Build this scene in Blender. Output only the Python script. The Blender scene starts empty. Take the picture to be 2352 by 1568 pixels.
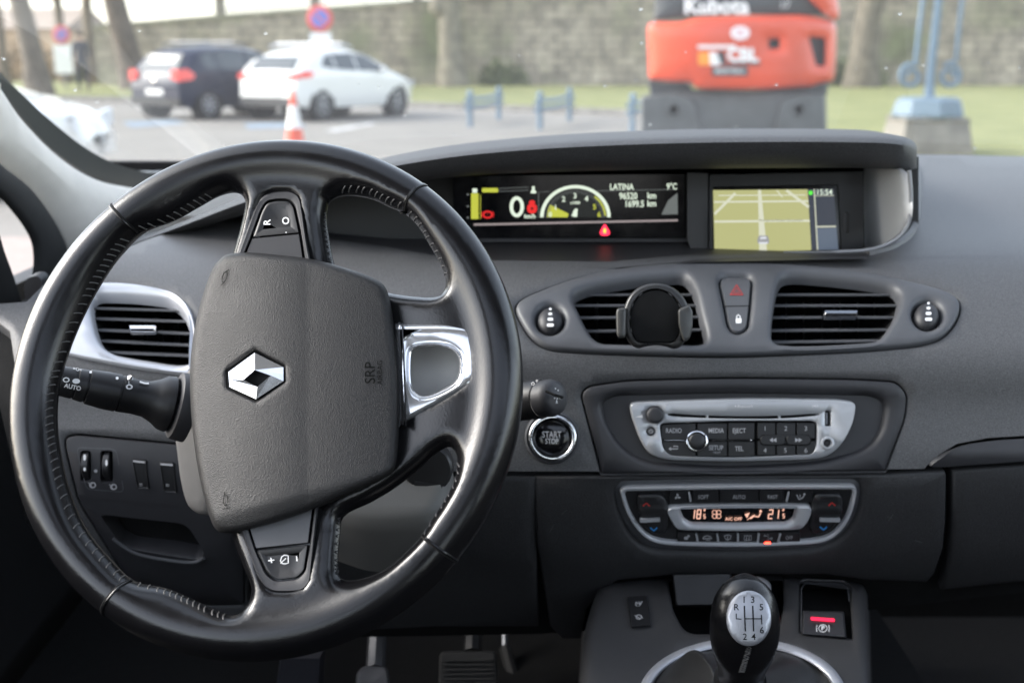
import bpy, bmesh, math, random
import numpy as np
from mathutils import Vector, Matrix
from mathutils.geometry import delaunay_2d_cdt
random.seed(7)
sc = bpy.context.scene
# ------------------------------------------------------------------ camera
LENS, SENS = 26.0, 22.2
F = LENS / SENS * 2352
HORIZON = 125.0
PITCH = math.atan((784 - HORIZON) / F)
CAM = Vector((0, 0, 1.20))
cd = bpy.data.cameras.new('camera'); cam = bpy.data.objects.new('camera', cd)
sc.collection.objects.link(cam); sc.camera = cam
cam.location = CAM; cam.rotation_euler = (math.pi / 2 - PITCH, 0, 0)
cd.lens = LENS; cd.sensor_width = SENS; cd.clip_start = 0.02; cd.clip_end = 2000
cd.dof.use_dof = True; cd.dof.focus_distance = 0.92; cd.dof.aperture_fstop = 4.0; cd.dof.aperture_blades = 0
# ------------------------------------------------------------------ light
SUN_EL, SUN_AZ = 32.0, 275.0      # azimuth clockwise from +Y (car's forward)
w = bpy.data.worlds.new('World'); sc.world = w; w.use_nodes = True
nt = w.node_tree; nt.nodes.clear()
sky = nt.nodes.new('ShaderNodeTexSky'); sky.sky_type = 'NISHITA'; sky.sun_disc = False
sky.sun_elevation = math.radians(SUN_EL); sky.sun_rotation = math.radians(SUN_AZ)
sky.air_density = 1.0; sky.dust_density = 2.0; sky.ozone_density = 1.0
bg = nt.nodes.new('ShaderNodeBackground'); bg.inputs[1].default_value = 0.15
out = nt.nodes.new('ShaderNodeOutputWorld')
hs_ = nt.nodes.new('ShaderNodeHueSaturation'); hs_.inputs['Saturation'].default_value = .50
nt.links.new(sky.outputs[0], hs_.inputs['Color']); nt.links.new(hs_.outputs[0], bg.inputs[0]); nt.links.new(bg.outputs[0], out.inputs[0])
ld = bpy.data.lights.new('sun', 'SUN'); ld.energy = 0.7; ld.angle = math.radians(25); ld.color = (1, .985, .96)
sun = bpy.data.objects.new('sun', ld); sc.collection.objects.link(sun)
_a, _e = math.radians(SUN_AZ), math.radians(SUN_EL)
sdir = Vector((math.sin(_a) * math.cos(_e), math.cos(_a) * math.cos(_e), math.sin(_e)))
sun.rotation_euler = sdir.to_track_quat('Z', 'Y').to_euler()
sc.view_settings.view_transform = 'Standard'; sc.view_settings.look = 'None'
sc.view_settings.exposure = 2.28; sc.view_settings.gamma = 1.0
sc.render.engine = 'CYCLES'
sc.cycles.max_bounces = 8; sc.cycles.diffuse_bounces = 4; sc.cycles.glossy_bounces = 4
sc.cycles.transparent_max_bounces = 12; sc.cycles.transmission_bounces = 6
sc.cycles.sample_clamp_indirect = 6
# ------------------------------------------------------------------ helpers
def ray(u, v):
    a = (u - 1176) / F; b = -(v - 784) / F
    d = Vector((a, b * math.sin(PITCH) + math.cos(PITCH), b * math.cos(PITCH) - math.sin(PITCH)))
    return d
def P(u, v, y):
    d = ray(u, v); return CAM + d * (y / d.y)
def G(u, v, z=0.0):
    d = ray(u, v); return CAM + d * ((z - CAM.z) / d.z)
class Flat:
    """a real plane in the car, fixed by three points"""
    def __init__(s, a, b, c):
        s.a = P(*a); b = P(*b); c = P(*c); n = (b - s.a).cross(c - s.a).normalized()
        s.n = n if n.y < 0 else -n
    def __call__(s, u, v, h=0.0):
        d = ray(u, v); o = s.a + s.n * h
        return CAM + d * ((o - CAM).dot(s.n) / d.dot(s.n))
class Field:
    """a gently curved surface in the car"""
    def __init__(s, f): s.f = f
    def pt(s, u, v): return P(u, v, s.f(u, v))
    def __call__(s, u, v, h=0.0):
        p = s.pt(u, v)
        if h == 0: return p
        n = (s.pt(u + 2, v) - s.pt(u - 2, v)).cross(s.pt(u, v + 2) - s.pt(u, v - 2)).normalized()
        if n.dot(CAM - p) < 0: n = -n
        return p + n * h
def interp(knots):
    xs = np.array([k[0] for k in knots], float); ys = np.array([k[1] for k in knots], float)
    h = np.diff(xs); dl = np.diff(ys) / h
    m = np.zeros(len(xs)); m[0] = dl[0]; m[-1] = dl[-1]
    for i in range(1, len(xs) - 1):
        m[i] = 0 if dl[i-1] * dl[i] <= 0 else 2 * dl[i-1] * dl[i] / (dl[i-1] + dl[i])
    def f(x):
        if x <= xs[0]: return float(ys[0] + m[0] * (x - xs[0]))
        if x >= xs[-1]: return float(ys[-1] + m[-1] * (x - xs[-1]))
        i = int(np.searchsorted(xs, x) - 1); t = (x - xs[i]) / h[i]
        return float((2*t**3-3*t*t+1)*ys[i]+(t**3-2*t*t+t)*h[i]*m[i]+(-2*t**3+3*t*t)*ys[i+1]+(t**3-t*t)*h[i]*m[i+1])
    return f
def cr(pts, n=5, closed=True):
    """smooth curve through points"""
    out = []; N = len(pts); rng = range(N if closed else N - 1)
    for i in rng:
        if closed: p0, p1, p2, p3 = pts[i-1], pts[i], pts[(i+1) % N], pts[(i+2) % N]
        else: p0, p1, p2, p3 = pts[max(i-1, 0)], pts[i], pts[i+1], pts[min(i+2, N-1)]
        d1 = max(math.dist(p0[:2], p1[:2]), 1e-6)**.5; d2 = max(math.dist(p1[:2], p2[:2]), 1e-6)**.5; d3 = max(math.dist(p2[:2], p3[:2]), 1e-6)**.5
        for k in range(n):
            t = k / n; q = []
            for c in range(len(p1)):
                m1 = 0 if (d1 < 2e-3) else ((p1[c]-p0[c])/d1-(p2[c]-p0[c])/(d1+d2)+(p2[c]-p1[c])/d2)*d2
                m2 = 0 if (d3 < 2e-3) else ((p2[c]-p1[c])/d2-(p3[c]-p1[c])/(d2+d3)+(p3[c]-p2[c])/d3)*d2
                q.append((2*t**3-3*t*t+1)*p1[c]+(t**3-2*t*t+t)*m1+(-2*t**3+3*t*t)*p2[c]+(t**3-t*t)*m2)
            out.append(tuple(q))
    if not closed: out.append(tuple(pts[-1]))
    return out
def rp(pts, r=8, n=5):
    """polygon with rounded corners; a point may carry its own radius"""
    out = []; N = len(pts)
    for i in range(N):
        p = Vector(pts[i][:2]); rr = pts[i][2] if len(pts[i]) > 2 else r
        a = Vector(pts[i-1][:2]) - p; b = Vector(pts[(i+1) % N][:2]) - p
        if rr <= 0: out.append(tuple(p)); continue
        la = min(rr, a.length * .48); lb = min(rr, b.length * .48)
        A = p + a.normalized() * la; B = p + b.normalized() * lb
        for k in range(n + 1):
            t = k / n; q = A * (1-t)**2 + p * 2*t*(1-t) + B * t*t; out.append((q.x, q.y))
    return out
def ell(u, v, ru, rv=None, n=40, rot=0):
    rv = ru if rv is None else rv; c, s = math.cos(rot), math.sin(rot)
    return [(u + ru*math.cos(2*math.pi*k/n)*c - rv*math.sin(2*math.pi*k/n)*s, v + ru*math.cos(2*math.pi*k/n)*s + rv*math.sin(2*math.pi*k/n)*c) for k in range(n)]
def rect(u0, v0, u1, v1, r=3, n=4): return rp([(u0, v0), (u1, v0), (u1, v1), (u0, v1)], r, n)
def area(p):
    a = np.array([q[:2] for q in p], float); return .5 * float(np.sum(a[:, 0]*np.roll(a[:, 1], -1) - np.roll(a[:, 0], -1)*a[:, 1]))
def dedup(p, eps=1e-3):
    o = [p[0]]
    for q in p[1:]:
        if math.dist(q[:2], o[-1][:2]) > eps: o.append(q)
    if math.dist(o[0][:2], o[-1][:2]) <= eps: o.pop()
    return o
def densify(p, s):
    o = []; N = len(p)
    for i in range(N):
        a, b = p[i], p[(i+1) % N]; n = max(1, int(math.dist(a, b) / s))
        for k in range(n): o.append((a[0]+(b[0]-a[0])*k/n, a[1]+(b[1]-a[1])*k/n))
    return o
def offset(p, d):
    """inset (d>0) of a positively wound polygon"""
    a = np.array([q[:2] for q in p], float); e = np.roll(a, -1, 0) - a; l = np.hypot(e[:, 0], e[:, 1])[:, None]; e = e / np.maximum(l, 1e-9)
    n = np.stack([-e[:, 1], e[:, 0]], 1); m = n + np.roll(n, 1, 0)
    m = m / np.maximum((m * m).sum(1)[:, None], .35) * 2 * .5 * 2
    m = np.where(np.hypot(m[:, 0], m[:, 1])[:, None] > 1.6, m / np.hypot(m[:, 0], m[:, 1])[:, None] * 1.6, m)
    return [tuple(x) for x in a + m * d]
def pip(pts, poly):
    """vectorised point in polygon"""
    x, y = pts[:, 0], pts[:, 1]; a = np.array(poly); b = np.roll(a, -1, 0); ins = np.zeros(len(x), bool)
    for (x1, y1), (x2, y2) in zip(a, b):
        if y1 == y2: continue
        c = ((y1 > y) != (y2 > y)) & (x < (x2 - x1) * (y - y1) / (y2 - y1) + x1); ins ^= c
    return ins
def bdist(pts, polys):
    d = np.full(len(pts), 1e9)
    for poly in polys:
        a = np.array(poly, float); b = np.roll(a, -1, 0)
        for p, q in zip(a, b):
            e = q - p; L = (e @ e) or 1e-12; t = np.clip(((pts - p) @ e) / L, 0, 1)
            d = np.minimum(d, np.hypot(*(pts - p - t[:, None] * e).T))
    return d
class MB:
    def __init__(s): s.v = []; s.f = []; s.mi = []
    def add(s, vs, fs, mi=0):
        o = len(s.v); s.v += [tuple(x) for x in vs]; s.f += [tuple(o + i for i in f) for f in fs]; s.mi += [mi] * len(fs)
    def box(s, c, sz, R=None, mi=0):
        c = Vector(c); x, y, z = (k / 2 for k in sz); vs = [Vector((i*x, j*y, k*z)) for i in (-1, 1) for j in (-1, 1) for k in (-1, 1)]
        if R is not None: vs = [R @ q for q in vs]
        s.add([c + q for q in vs], [(0,1,3,2),(4,6,7,5),(0,4,5,1),(2,3,7,6),(0,2,6,4),(1,5,7,3)], mi)
    def tube(s, pts, rad, n=10, mi=0, caps=True, closed=False):
        pts = [Vector(p) for p in pts]; N = len(pts)
        rads = rad if isinstance(rad, (list, tuple)) else [rad] * N
        ref = None; rings = []
        for i in range(N):
            if closed: t = (pts[(i+1) % N] - pts[i-1])
            else: t = pts[min(i+1, N-1)] - pts[max(i-1, 0)]
            t = t.normalized() if t.length > 1e-9 else Vector((0, 0, 1))
            if ref is None: ref = t.orthogonal().normalized()
            a = (ref - t * ref.dot(t)); a = a.normalized() if a.length > 1e-6 else t.orthogonal().normalized(); ref = a; b = t.cross(a)
            rings.append([pts[i] + (a * math.cos(2*math.pi*k/n) + b * math.sin(2*math.pi*k/n)) * rads[i] for k in range(n)])
        vs = [q for r in rings for q in r]; fs = []
        for i in range(N if closed else N - 1):
            j = (i + 1) % N
            for k in range(n): fs.append((i*n+k, i*n+(k+1) % n, j*n+(k+1) % n, j*n+k))
        if caps and not closed: fs.append(tuple(range(n-1, -1, -1))); fs.append(tuple((N-1)*n+k for k in range(n)))
        s.add(vs, fs, mi)
    def sphere(s, c, r, n=12, sc_=(1, 1, 1), mi=0):
        vs = []; fs = []; m = n // 2 + 2
        for i in range(m + 1):
            th = math.pi * i / m
            for k in range(n): ph = 2*math.pi*k/n; vs.append(Vector(c) + Vector((sc_[0]*math.sin(th)*math.cos(ph), sc_[1]*math.sin(th)*math.sin(ph), sc_[2]*math.cos(th))) * r)
        for i in range(m):
            for k in range(n): fs.append((i*n+k, i*n+(k+1) % n, (i+1)*n+(k+1) % n, (i+1)*n+k))
        s.add(vs, fs, mi)
    def lathe(s, c, ax, prof, n=32, mi=0):
        """prof: (distance along axis, radius)"""
        ax = Vector(ax).normalized(); a = ax.orthogonal().normalized(); b = ax.cross(a); c = Vector(c); vs = []; fs = []
        for h, r in prof:
            for k in range(n): vs.append(c + ax*h + (a*math.cos(2*math.pi*k/n) + b*math.sin(2*math.pi*k/n)) * max(r, 1e-6))
        for i in range(len(prof) - 1):
            for k in range(n): fs.append((i*n+k, i*n+(k+1) % n, (i+1)*n+(k+1) % n, (i+1)*n+k))
        s.add(vs, fs, mi)
    def bar(s, S, a, b, wpx, h0, h1, mi=0, w2=None):
        """a strip on surface S between two points, from depth h0 to height h1"""
        a = Vector(a); b = Vector(b); d = (b - a).normalized(); n = Vector((-d.y, d.x)) * wpx / 2; n2 = n if w2 is None else n * w2 / wpx
        q = [a - n, b - n2, b + n2, a + n]
        s.add([S(p.x, p.y, h0) for p in q] + [S(p.x, p.y, h1) for p in q], [(4,5,6,7),(0,3,2,1),(0,1,5,4),(1,2,6,5),(2,3,7,6),(3,0,4,7)], mi)
    def plate(s, S, outer, prof=((0, 0),), holes=(), hprof=((0, 0),), sp=40, hf=None, mi=0, side=None, imi=None):
        """raised or sunk plate with rounded edges on surface S; holes may go deep"""
        outer = dedup([tuple(q)[:2] for q in outer])
        if area(outer) < 0: outer = outer[::-1]
        hs = []
        for h in holes:
            h = dedup([tuple(q)[:2] for q in h]); hs.append(h[::-1] if area(h) < 0 else h)
        H = (lambda u, v, h: h + hf(u, v)) if hf else (lambda u, v, h: h)
        def ring(poly, d, h): pp = offset(poly, d) if d else poly; return pp, [S(u, v, H(u, v, h)) for u, v in pp]
        last = None; N = len(outer)
        for d, h in prof:
            pp, q = ring(outer, d, h); o = len(s.v); s.v += [tuple(x) for x in q]
            if last is not None:
                for k in range(N): s.f.append((last+k, last+(k+1) % N, o+(k+1) % N, o+k)); s.mi.append(mi if side is None else side)
            last = o; fin = pp
        ids = [list(range(last, last + N))]; loops = [fin]
        for h in hs:
            M = len(h); prev = None
            for j, (d, hh) in enumerate(hprof):
                pp, q = ring(h, -d, hh); o = len(s.v); s.v += [tuple(x) for x in q]
                if prev is None: ids.append(list(range(o, o + M))); loops.append(pp)
                else:
                    for k in range(M): s.f.append((prev+(k+1) % M, prev+k, o+k, o+(k+1) % M)); s.mi.append(mi if imi is None else imi)
                prev = o
        pts = [Vector(p) for l in loops for p in l]; edges = []; o = 0
        for l in loops: edges += [(o+k, o+(k+1) % len(l)) for k in range(len(l))]; o += len(l)
        nb = len(pts)
        a = np.array(fin); lo, hi = a.min(0), a.max(0)
        gx = np.arange(lo[0]+sp*.5, hi[0], sp); gy = np.arange(lo[1]+sp*.5, hi[1], sp)
        if len(gx) * len(gy):
            g = np.array([(x + (sp*.5 if j % 2 else 0), y) for j, y in enumerate(gy) for x in gx])
            ok = pip(g, fin)
            for l in loops[1:]: ok &= ~pip(g, l)
            g = g[ok]
            if len(g): g = g[bdist(g, loops) > sp * .45]
            pts += [Vector(p) for p in g]
        hlast = prof[-1][1]
        vo, _, fo, ov, _, _ = delaunay_2d_cdt(pts, edges, [], 0, 1e-6)
        flat = [i for l in ids for i in l]; mp = []
        for i, q in enumerate(vo):
            src = [k for k in ov[i] if k < nb]
            if src: mp.append(flat[src[0]])
            else: mp.append(len(s.v)); s.v.append(tuple(S(q.x, q.y, H(q.x, q.y, hlast))))
        if fo:
            c = np.array([[sum(vo[i].x for i in f) / len(f), sum(vo[i].y for i in f) / len(f)] for f in fo]); ok = pip(c, fin)
            for l in loops[1:]: ok &= ~pip(c, l)
            for f, k in zip(fo, ok):
                if k: s.f.append(tuple(mp[i] for i in f)); s.mi.append(mi)
    def text(s, S, body, u, v, size, h=.0004, rot=0, mi=0, sx=1, bold=0, align='CENTER'):
        vs, fs = glyphs(body, bold, align); c, sn = math.cos(rot), math.sin(rot)
        o = len(s.v)
        for x, y in vs:
            x *= size * sx; y *= -size; s.v.append(tuple(S(u + x*c - y*sn, v + x*sn + y*c, h)))
        for f in fs: s.f.append(tuple(o + i for i in f)); s.mi.append(mi)
    def poly(s, S, pts, h=.0004, mi=0): s.plate(S, pts, ((0, h),), sp=1e5, mi=mi)
    def line(s, S, pts, wpx, h=.0004, mi=0, closed=False):
        pts = [Vector(p[:2]) for p in pts]; L = []; R = []
        if not closed and len(pts) == 2: pts = [pts[0].lerp(pts[1], i/8) for i in range(9)]
        N = len(pts)
        for i in range(N):
            d = (pts[(i+1) % N] - pts[i-1]) if closed else (pts[min(i+1, N-1)] - pts[max(i-1, 0)])
            d = d.normalized(); n = Vector((-d.y, d.x)) * wpx / 2; L.append(pts[i] + n); R.append(pts[i] - n)
        vs = [S(p.x, p.y, h) for p in L + R]; fs = []
        for i in range(N if closed else N - 1): j = (i+1) % N; fs.append((i, j, N+j, N+i))
        s.add(vs, fs, mi)
    def build(s, name, mats, parent=None, smooth=True, ang=40, label=None):
        me = bpy.data.meshes.new(name); off = Vector(parent_loc(parent))
        me.from_pydata([tuple(Vector(p) - off) for p in s.v], [], s.f); mats = mats if isinstance(mats, (list, tuple)) else [mats]
        for m in mats: me.materials.append(m)
        me.polygons.foreach_set('material_index', s.mi)
        bm = bmesh.new(); bm.from_mesh(me); bmesh.ops.remove_doubles(bm, verts=bm.verts, dist=1e-7)
        bmesh.ops.recalc_face_normals(bm, faces=bm.faces)
        if smooth:
            for f in bm.faces: f.smooth = True
            for e in bm.edges:
                if len(e.link_faces) == 2 and e.calc_face_angle(0) > math.radians(ang): e.smooth = False
        bm.to_mesh(me); bm.free()
        o = bpy.data.objects.new(name, me); sc.collection.objects.link(o)
        if parent is not None: o.parent = parent
        if label: o['label'] = label
        return o
def parent_loc(p):
    l = Vector((0, 0, 0))
    while p is not None: l += p.location; p = p.parent
    return l
_gc = {}
def glyphs(body, bold=0, align='CENTER'):
    k = (body, bold, align)
    if k not in _gc:
        c = bpy.data.curves.new('t', 'FONT'); c.body = body; c.align_x = align; c.align_y = 'CENTER'; c.offset = bold; c.resolution_u = 3
        o = bpy.data.objects.new('t', c); sc.collection.objects.link(o); bpy.context.view_layer.update()
        me = bpy.data.meshes.new_from_object(o.evaluated_get(bpy.context.evaluated_depsgraph_get()))
        _gc[k] = ([(q.co.x, q.co.y) for q in me.vertices], [tuple(p.vertices) for p in me.polygons])
        bpy.data.objects.remove(o); bpy.data.curves.remove(c); bpy.data.meshes.remove(me)
    return _gc[k]
def tag(o, label=None, cat=None, group=None, kind=None):
    if label: o['label'] = label
    if cat: o['category'] = cat
    if group: o['group'] = group
    if kind: o['kind'] = kind
    return o
def thing(name, loc, label, cat, group=None):
    o = bpy.data.objects.new(name, None); sc.collection.objects.link(o); o.location = loc; o.empty_display_size = .1
    return tag(o, label, cat, group)
def copy_tree(o, parent=None):
    c = o.copy(); sc.collection.objects.link(c); c.parent = parent
    for ch in list(o.children): copy_tree(ch, c)
    return c
# ------------------------------------------------------------------ materials
def mat(name, col, rough=.5, metal=0, bump=None, spec=.5, var=None, emit=None, coat=0, rvar=None, alpha=None):
    """bump=(scale, distance[, kind]); var=(scale, amount)"""
    m = bpy.data.materials.new(name); m.use_nodes = True; t = m.node_tree; b = t.nodes['Principled BSDF']
    b.inputs['Base Color'].default_value = (*col, 1); b.inputs['Roughness'].default_value = rough; b.inputs['Metallic'].default_value = metal
    b.inputs['Specular IOR Level'].default_value = spec; b.inputs['Coat Weight'].default_value = coat
    tc = t.nodes.new('ShaderNodeTexCoord')
    if emit: b.inputs['Emission Color'].default_value = (*col, 1); b.inputs['Emission Strength'].default_value = emit
    if var:
        n = t.nodes.new('ShaderNodeTexNoise'); n.inputs['Scale'].default_value = var[0]; n.inputs['Detail'].default_value = 6
        t.links.new(tc.outputs['Object'], n.inputs['Vector'])
        r = t.nodes.new('ShaderNodeMapRange'); r.inputs[1].default_value = .3; r.inputs[2].default_value = .7
        r.inputs[3].default_value = 1 - var[1]; r.inputs[4].default_value = 1 + var[1]; t.links.new(n.outputs['Fac'], r.inputs[0])
        mx = t.nodes.new('ShaderNodeMix'); mx.data_type = 'RGBA'; mx.blend_type = 'MULTIPLY'; mx.inputs[0].default_value = 1
        mx.inputs[6].default_value = (*col, 1); t.links.new(r.outputs[0], mx.inputs[7]); t.links.new(mx.outputs[2], b.inputs['Base Color'])
    if rvar:
        n = t.nodes.new('ShaderNodeTexNoise'); n.inputs['Scale'].default_value = rvar[0]; n.inputs['Detail'].default_value = 5
        t.links.new(tc.outputs['Object'], n.inputs['Vector'])
        r = t.nodes.new('ShaderNodeMapRange'); r.inputs[1].default_value = .3; r.inputs[2].default_value = .7
        r.inputs[3].default_value = rough - rvar[1]; r.inputs[4].default_value = rough + rvar[1]; t.links.new(n.outputs['Fac'], r.inputs[0]); t.links.new(r.outputs[0], b.inputs['Roughness'])
    if bump:
        kind = bump[2] if len(bump) > 2 else 'noise'
        if kind == 'voronoi':
            n = t.nodes.new('ShaderNodeTexVoronoi'); n.inputs['Scale'].default_value = bump[0]; o = n.outputs['Distance']
        else:
            n = t.nodes.new('ShaderNodeTexNoise'); n.inputs['Scale'].default_value = bump[0]; n.inputs['Detail'].default_value = 3; o = n.outputs['Fac']
        t.links.new(tc.outputs['Object'], n.inputs['Vector'])
        bn = t.nodes.new('ShaderNodeBump'); bn.inputs['Strength'].default_value = 1; bn.inputs['Distance'].default_value = bump[1]
        t.links.new(o, bn.inputs['Height']); t.links.new(bn.outputs[0], b.inputs['Normal'])
    return m
M = dict(
 dash=mat('grained_grey_plastic', (.066, .066, .068), .47, bump=(950, .0004), spec=.55, var=(900, .45)),
 dashlow=mat('grained_plastic_shade_tone', (.020, .020, .021), .56, bump=(900, .0004), spec=.45, var=(900, .5)),  # darkened copy of the dash plastic; the lower dash's shade is in the colour
 smooth=mat('satin_grey_plastic', (.066, .068, .074), .46, spec=.45, var=(60, .05), bump=(2500, .00004)),
 trim=mat('satin_charcoal_plastic', (.026, .026, .029), .5, spec=.45, var=(60, .06), bump=(2500, .00004)),
 black=mat('black_plastic', (.012, .012, .013), .4, spec=.45, rvar=(80, .06)),
 deep=mat('matt_black_plastic', (.006, .006, .006), .8, spec=.2, var=(80, .2)),
 gloss=mat('gloss_black_plastic', (.004, .004, .005), .12, spec=.5, rvar=(60, .04)),
 leather=mat('black_leather', (.0045, .0044, .005), .23, bump=(800, .00009, 'noise'), spec=.5, rvar=(45, .04)),
 padskin=mat('grained_airbag_skin', (.0155, .0152, .0156), .47, bump=(1300, .00028, 'voronoi'), spec=.36, rvar=(40, .05), var=(500,.25)),
 chrome=mat('polished_chrome', (.75, .76, .78), .07, 1, rvar=(40, .03)),
 silver=mat('satin_silver_paint', (.46, .47, .50), .36, .45, rvar=(60, .05)),
 silverdark=mat('satin_grey_metal_paint', (.27, .275, .29), .4, .5, rvar=(60, .05)),
 bezel=mat('light_silver_paint', (.40, .41, .425), .36, .3, rvar=(50, .05)),
 cream=mat('beige_pillar_trim', (.74, .70, .63), .75, spec=.3, bump=(700, .00015), var=(30, .05)),
 headliner=mat('beige_headliner', (.22, .215, .21), .9, bump=(500, .0005)),
 white=mat('white_print', (.75, .75, .75), .5, var=(50, .03)),
 dimwhite=mat('grey_print', (.38, .38, .39), .5, var=(50, .03)),
 thread=mat('charcoal_thread', (.035, .035, .037), .55, var=(400, .3)),
 thread2=mat('grey_thread', (.07, .068, .065), .6, var=(400, .3)),
 redprint=mat('red_print', (.42, .03, .025), .5, var=(50, .05)),
 bluprint=mat('blue_print', (.03, .22, .55), .5, var=(50, .05)),
 redbar=mat('red_lens', (.75, .02, .06), .25, emit=.35),
 led=mat('red_led', (1, .03, .015), .3, emit=3.0),
 carpet=mat('black_carpet', (.008, .008, .009), .95, bump=(600, .002), var=(200, .4)),
 rubber=mat('black_rubber', (.011, .011, .011), .7, var=(60, .2)),
 badgechrome=mat('satin_chrome', (.72, .73, .75), .13, .85, rvar=(40, .03)),
 steel=mat('dull_steel', (.17, .175, .19), .45, .8, rvar=(60, .1)),
 redtag=mat('red_plastic', (.5, .02, .01), .5, var=(50, .1)),
)
def emi(name, col, s):
    m = bpy.data.materials.new(name); m.use_nodes = True; t = m.node_tree; b = t.nodes['Principled BSDF']
    b.inputs['Base Color'].default_value = (.01, .01, .01, 1); b.inputs['Roughness'].default_value = .25
    b.inputs['Emission Color'].default_value = (*col, 1); b.inputs['Emission Strength'].default_value = s
    return m
E_ = dict(
 white=emi('lit_white_segments', (.75, .85, .70), .23), yellow=emi('lit_yellow_segments', (.55, .58, .06), .21), red=emi('lit_red_segments', (.8, .02, .02), .22),
 dim=emi('dim_grey_segments', (.30, .33, .32), .10), dark=emi('display_dark_glow', (.05, .06, .055), .03), pink=emi('display_rule', (.45, .38, .38), .16),
 orange=emi('orange_segments', (1, .55, .42), .24), map=emi('map_olive', (.50, .50, .215), .20), road=emi('map_road', (.66, .67, .52), .22),
 side=emi('map_side_panel', (.06, .07, .10), .12), side2=emi('map_side_panel_light', (.14, .18, .25), .15), green=emi('green_dot', (.1, .8, .05), .25), core=emi('amber_core', (1, .5, .05), .4))
# ================================================================== CAR INTERIOR
FY = interp([(200,2.6),(340,1.80),(356,1.74),(420,1.53),(500,1.37),(590,1.22),(650,1.172),(720,1.136),(790,1.108),(820,1.099),(870,1.094),(920,1.092),(1060,1.078),(1085,1.077),(1255,1.088),(1330,1.105),(1440,1.15),(1568,1.22)])
S = Field(lambda u, v: FY(v))
def loc(S_, u, v): return S_(u, v)
# ------------------------------------------------------------------ body shell: what holds the windows and keeps the light out
car = thing('car_interior_shell', (0, 0, .3), 'car cabin with beige windscreen pillar, dark doors and raindrop speckled windscreen', 'car body')
XL, XR = -.64, 1.10
b = MB()
for c_, z_ in (((.23,.53,1.60),(1.75,.40,.04)), ((.23,-1.36,1.60),(1.75,.30,.04)), ((-.53,-.37,1.60),(.23,1.68,.04)), ((.99,-.37,1.60),(.23,1.68,.04)), ((.23,-.80,1.60),(1.29,1.00,.04))): b.box(c_, z_)  # unseen roof; its opening is sized to set the light in the cabin
b.build('roof_frame', M['headliner'], car, smooth=False)
for x in (XL - .03, XR + .03):
    b = MB(); b.box((x, .33, .60), (.06, 3.7, .56)); b.box((x, .33, .89), (.03, 3.6, .03)); b.build('door_panel', M['dashlow'], car)
    b = MB()
    b.tube([(x, 1.5, .90), (x + (.02 if x < 0 else -.02), 1.15, 1.27), (x + (.08 if x < 0 else -.08), .72, 1.57)] if x > 0 else [(x, .1, 1.58), (x, -.1, 1.58)], .028, 8)
    b.build('window_frame', M['rubber'], car)
    b = MB(); b.box((x, -.38, 1.23), (.05, .16, .70)); b.build('centre_pillar', M['headliner'], car)
b = MB(); b.box((.23, -1.5, .60), (1.75, .05, .6)); b.box((.23, -1.5, 1.55), (1.75, .05, .12)); b.build('tailgate', M['dashlow'], car)
b = MB(); b.box((.23, .05, .27), (1.85, 3.6, .03)); b.build('floor_carpet', M['carpet'], car)
b = MB(); b.box((.23, 1.86, .62), (1.85, .03, .84)); b.build('bulkhead', M['deep'], car)
# windscreen
WB, WT = (1.80, 1.055), (.72, 1.585)
def wsp(x, t, off=0.0):
    n = Vector((0, -(WT[1]-WB[1]), (WT[0]-WB[0]))).normalized(); n = -n if n.y > 0 else n
    cv = .10 * ((x - .23) / .8) ** 2
    return Vector((x, WB[0] + (WT[0]-WB[0])*t - cv, WB[1] + (WT[1]-WB[1])*t)) + n * off
glass = bpy.data.materials.new('windscreen_glass'); glass.use_nodes = True; t = glass.node_tree; t.nodes.clear()
o_ = t.nodes.new('ShaderNodeOutputMaterial'); tr = t.nodes.new('ShaderNodeBsdfTransparent'); tr.inputs[0].default_value = (.93, .95, .94, 1)
gl = t.nodes.new('ShaderNodeBsdfGlossy'); gl.inputs['Roughness'].default_value = 0.0; lw_ = t.nodes.new('ShaderNodeLayerWeight'); lw_.inputs[0].default_value = .5; pw_ = t.nodes.new('ShaderNodeMath'); pw_.operation = 'POWER'; pw_.inputs[1].default_value = 5; t.links.new(lw_.outputs['Facing'], pw_.inputs[0]); fr = t.nodes.new('ShaderNodeMath'); fr.operation = 'MULTIPLY_ADD'; fr.inputs[1].default_value = .9; fr.inputs[2].default_value = .07; t.links.new(pw_.outputs[0], fr.inputs[0])
m1 = t.nodes.new('ShaderNodeMixShader'); t.links.new(fr.outputs[0], m1.inputs[0]); t.links.new(tr.outputs[0], m1.inputs[1]); t.links.new(gl.outputs[0], m1.inputs[2])
df = t.nodes.new('ShaderNodeBsdfTranslucent'); df.inputs[0].default_value = (.8, .8, .8, 1); m2 = t.nodes.new('ShaderNodeMixShader')
tc = t.nodes.new('ShaderNodeTexCoord'); nz = t.nodes.new('ShaderNodeTexNoise'); nz.inputs['Scale'].default_value = 9; nz.inputs['Detail'].default_value = 8
rg = t.nodes.new('ShaderNodeMapRange'); rg.inputs[1].default_value = .35; rg.inputs[2].default_value = .75; rg.inputs[3].default_value = .022; rg.inputs[4].default_value = .034
t.links.new(tc.outputs['Object'], nz.inputs['Vector']); t.links.new(nz.outputs['Fac'], rg.inputs[0]); t.links.new(rg.outputs[0], m2.inputs[0])
t.links.new(m1.outputs[0], m2.inputs[1]); t.links.new(df.outputs[0], m2.inputs[2]); t.links.new(m2.outputs[0], o_.inputs[0])
b = MB(); n1, n2 = 24, 8
vs = [wsp(-.72 + 1.9*i/n1, j/n2) for j in range(n2+1) for i in range(n1+1)]
b.add(vs, [(j*(n1+1)+i, j*(n1+1)+i+1, (j+1)*(n1+1)+i+1, (j+1)*(n1+1)+i) for j in range(n2) for i in range(n1)])
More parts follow.
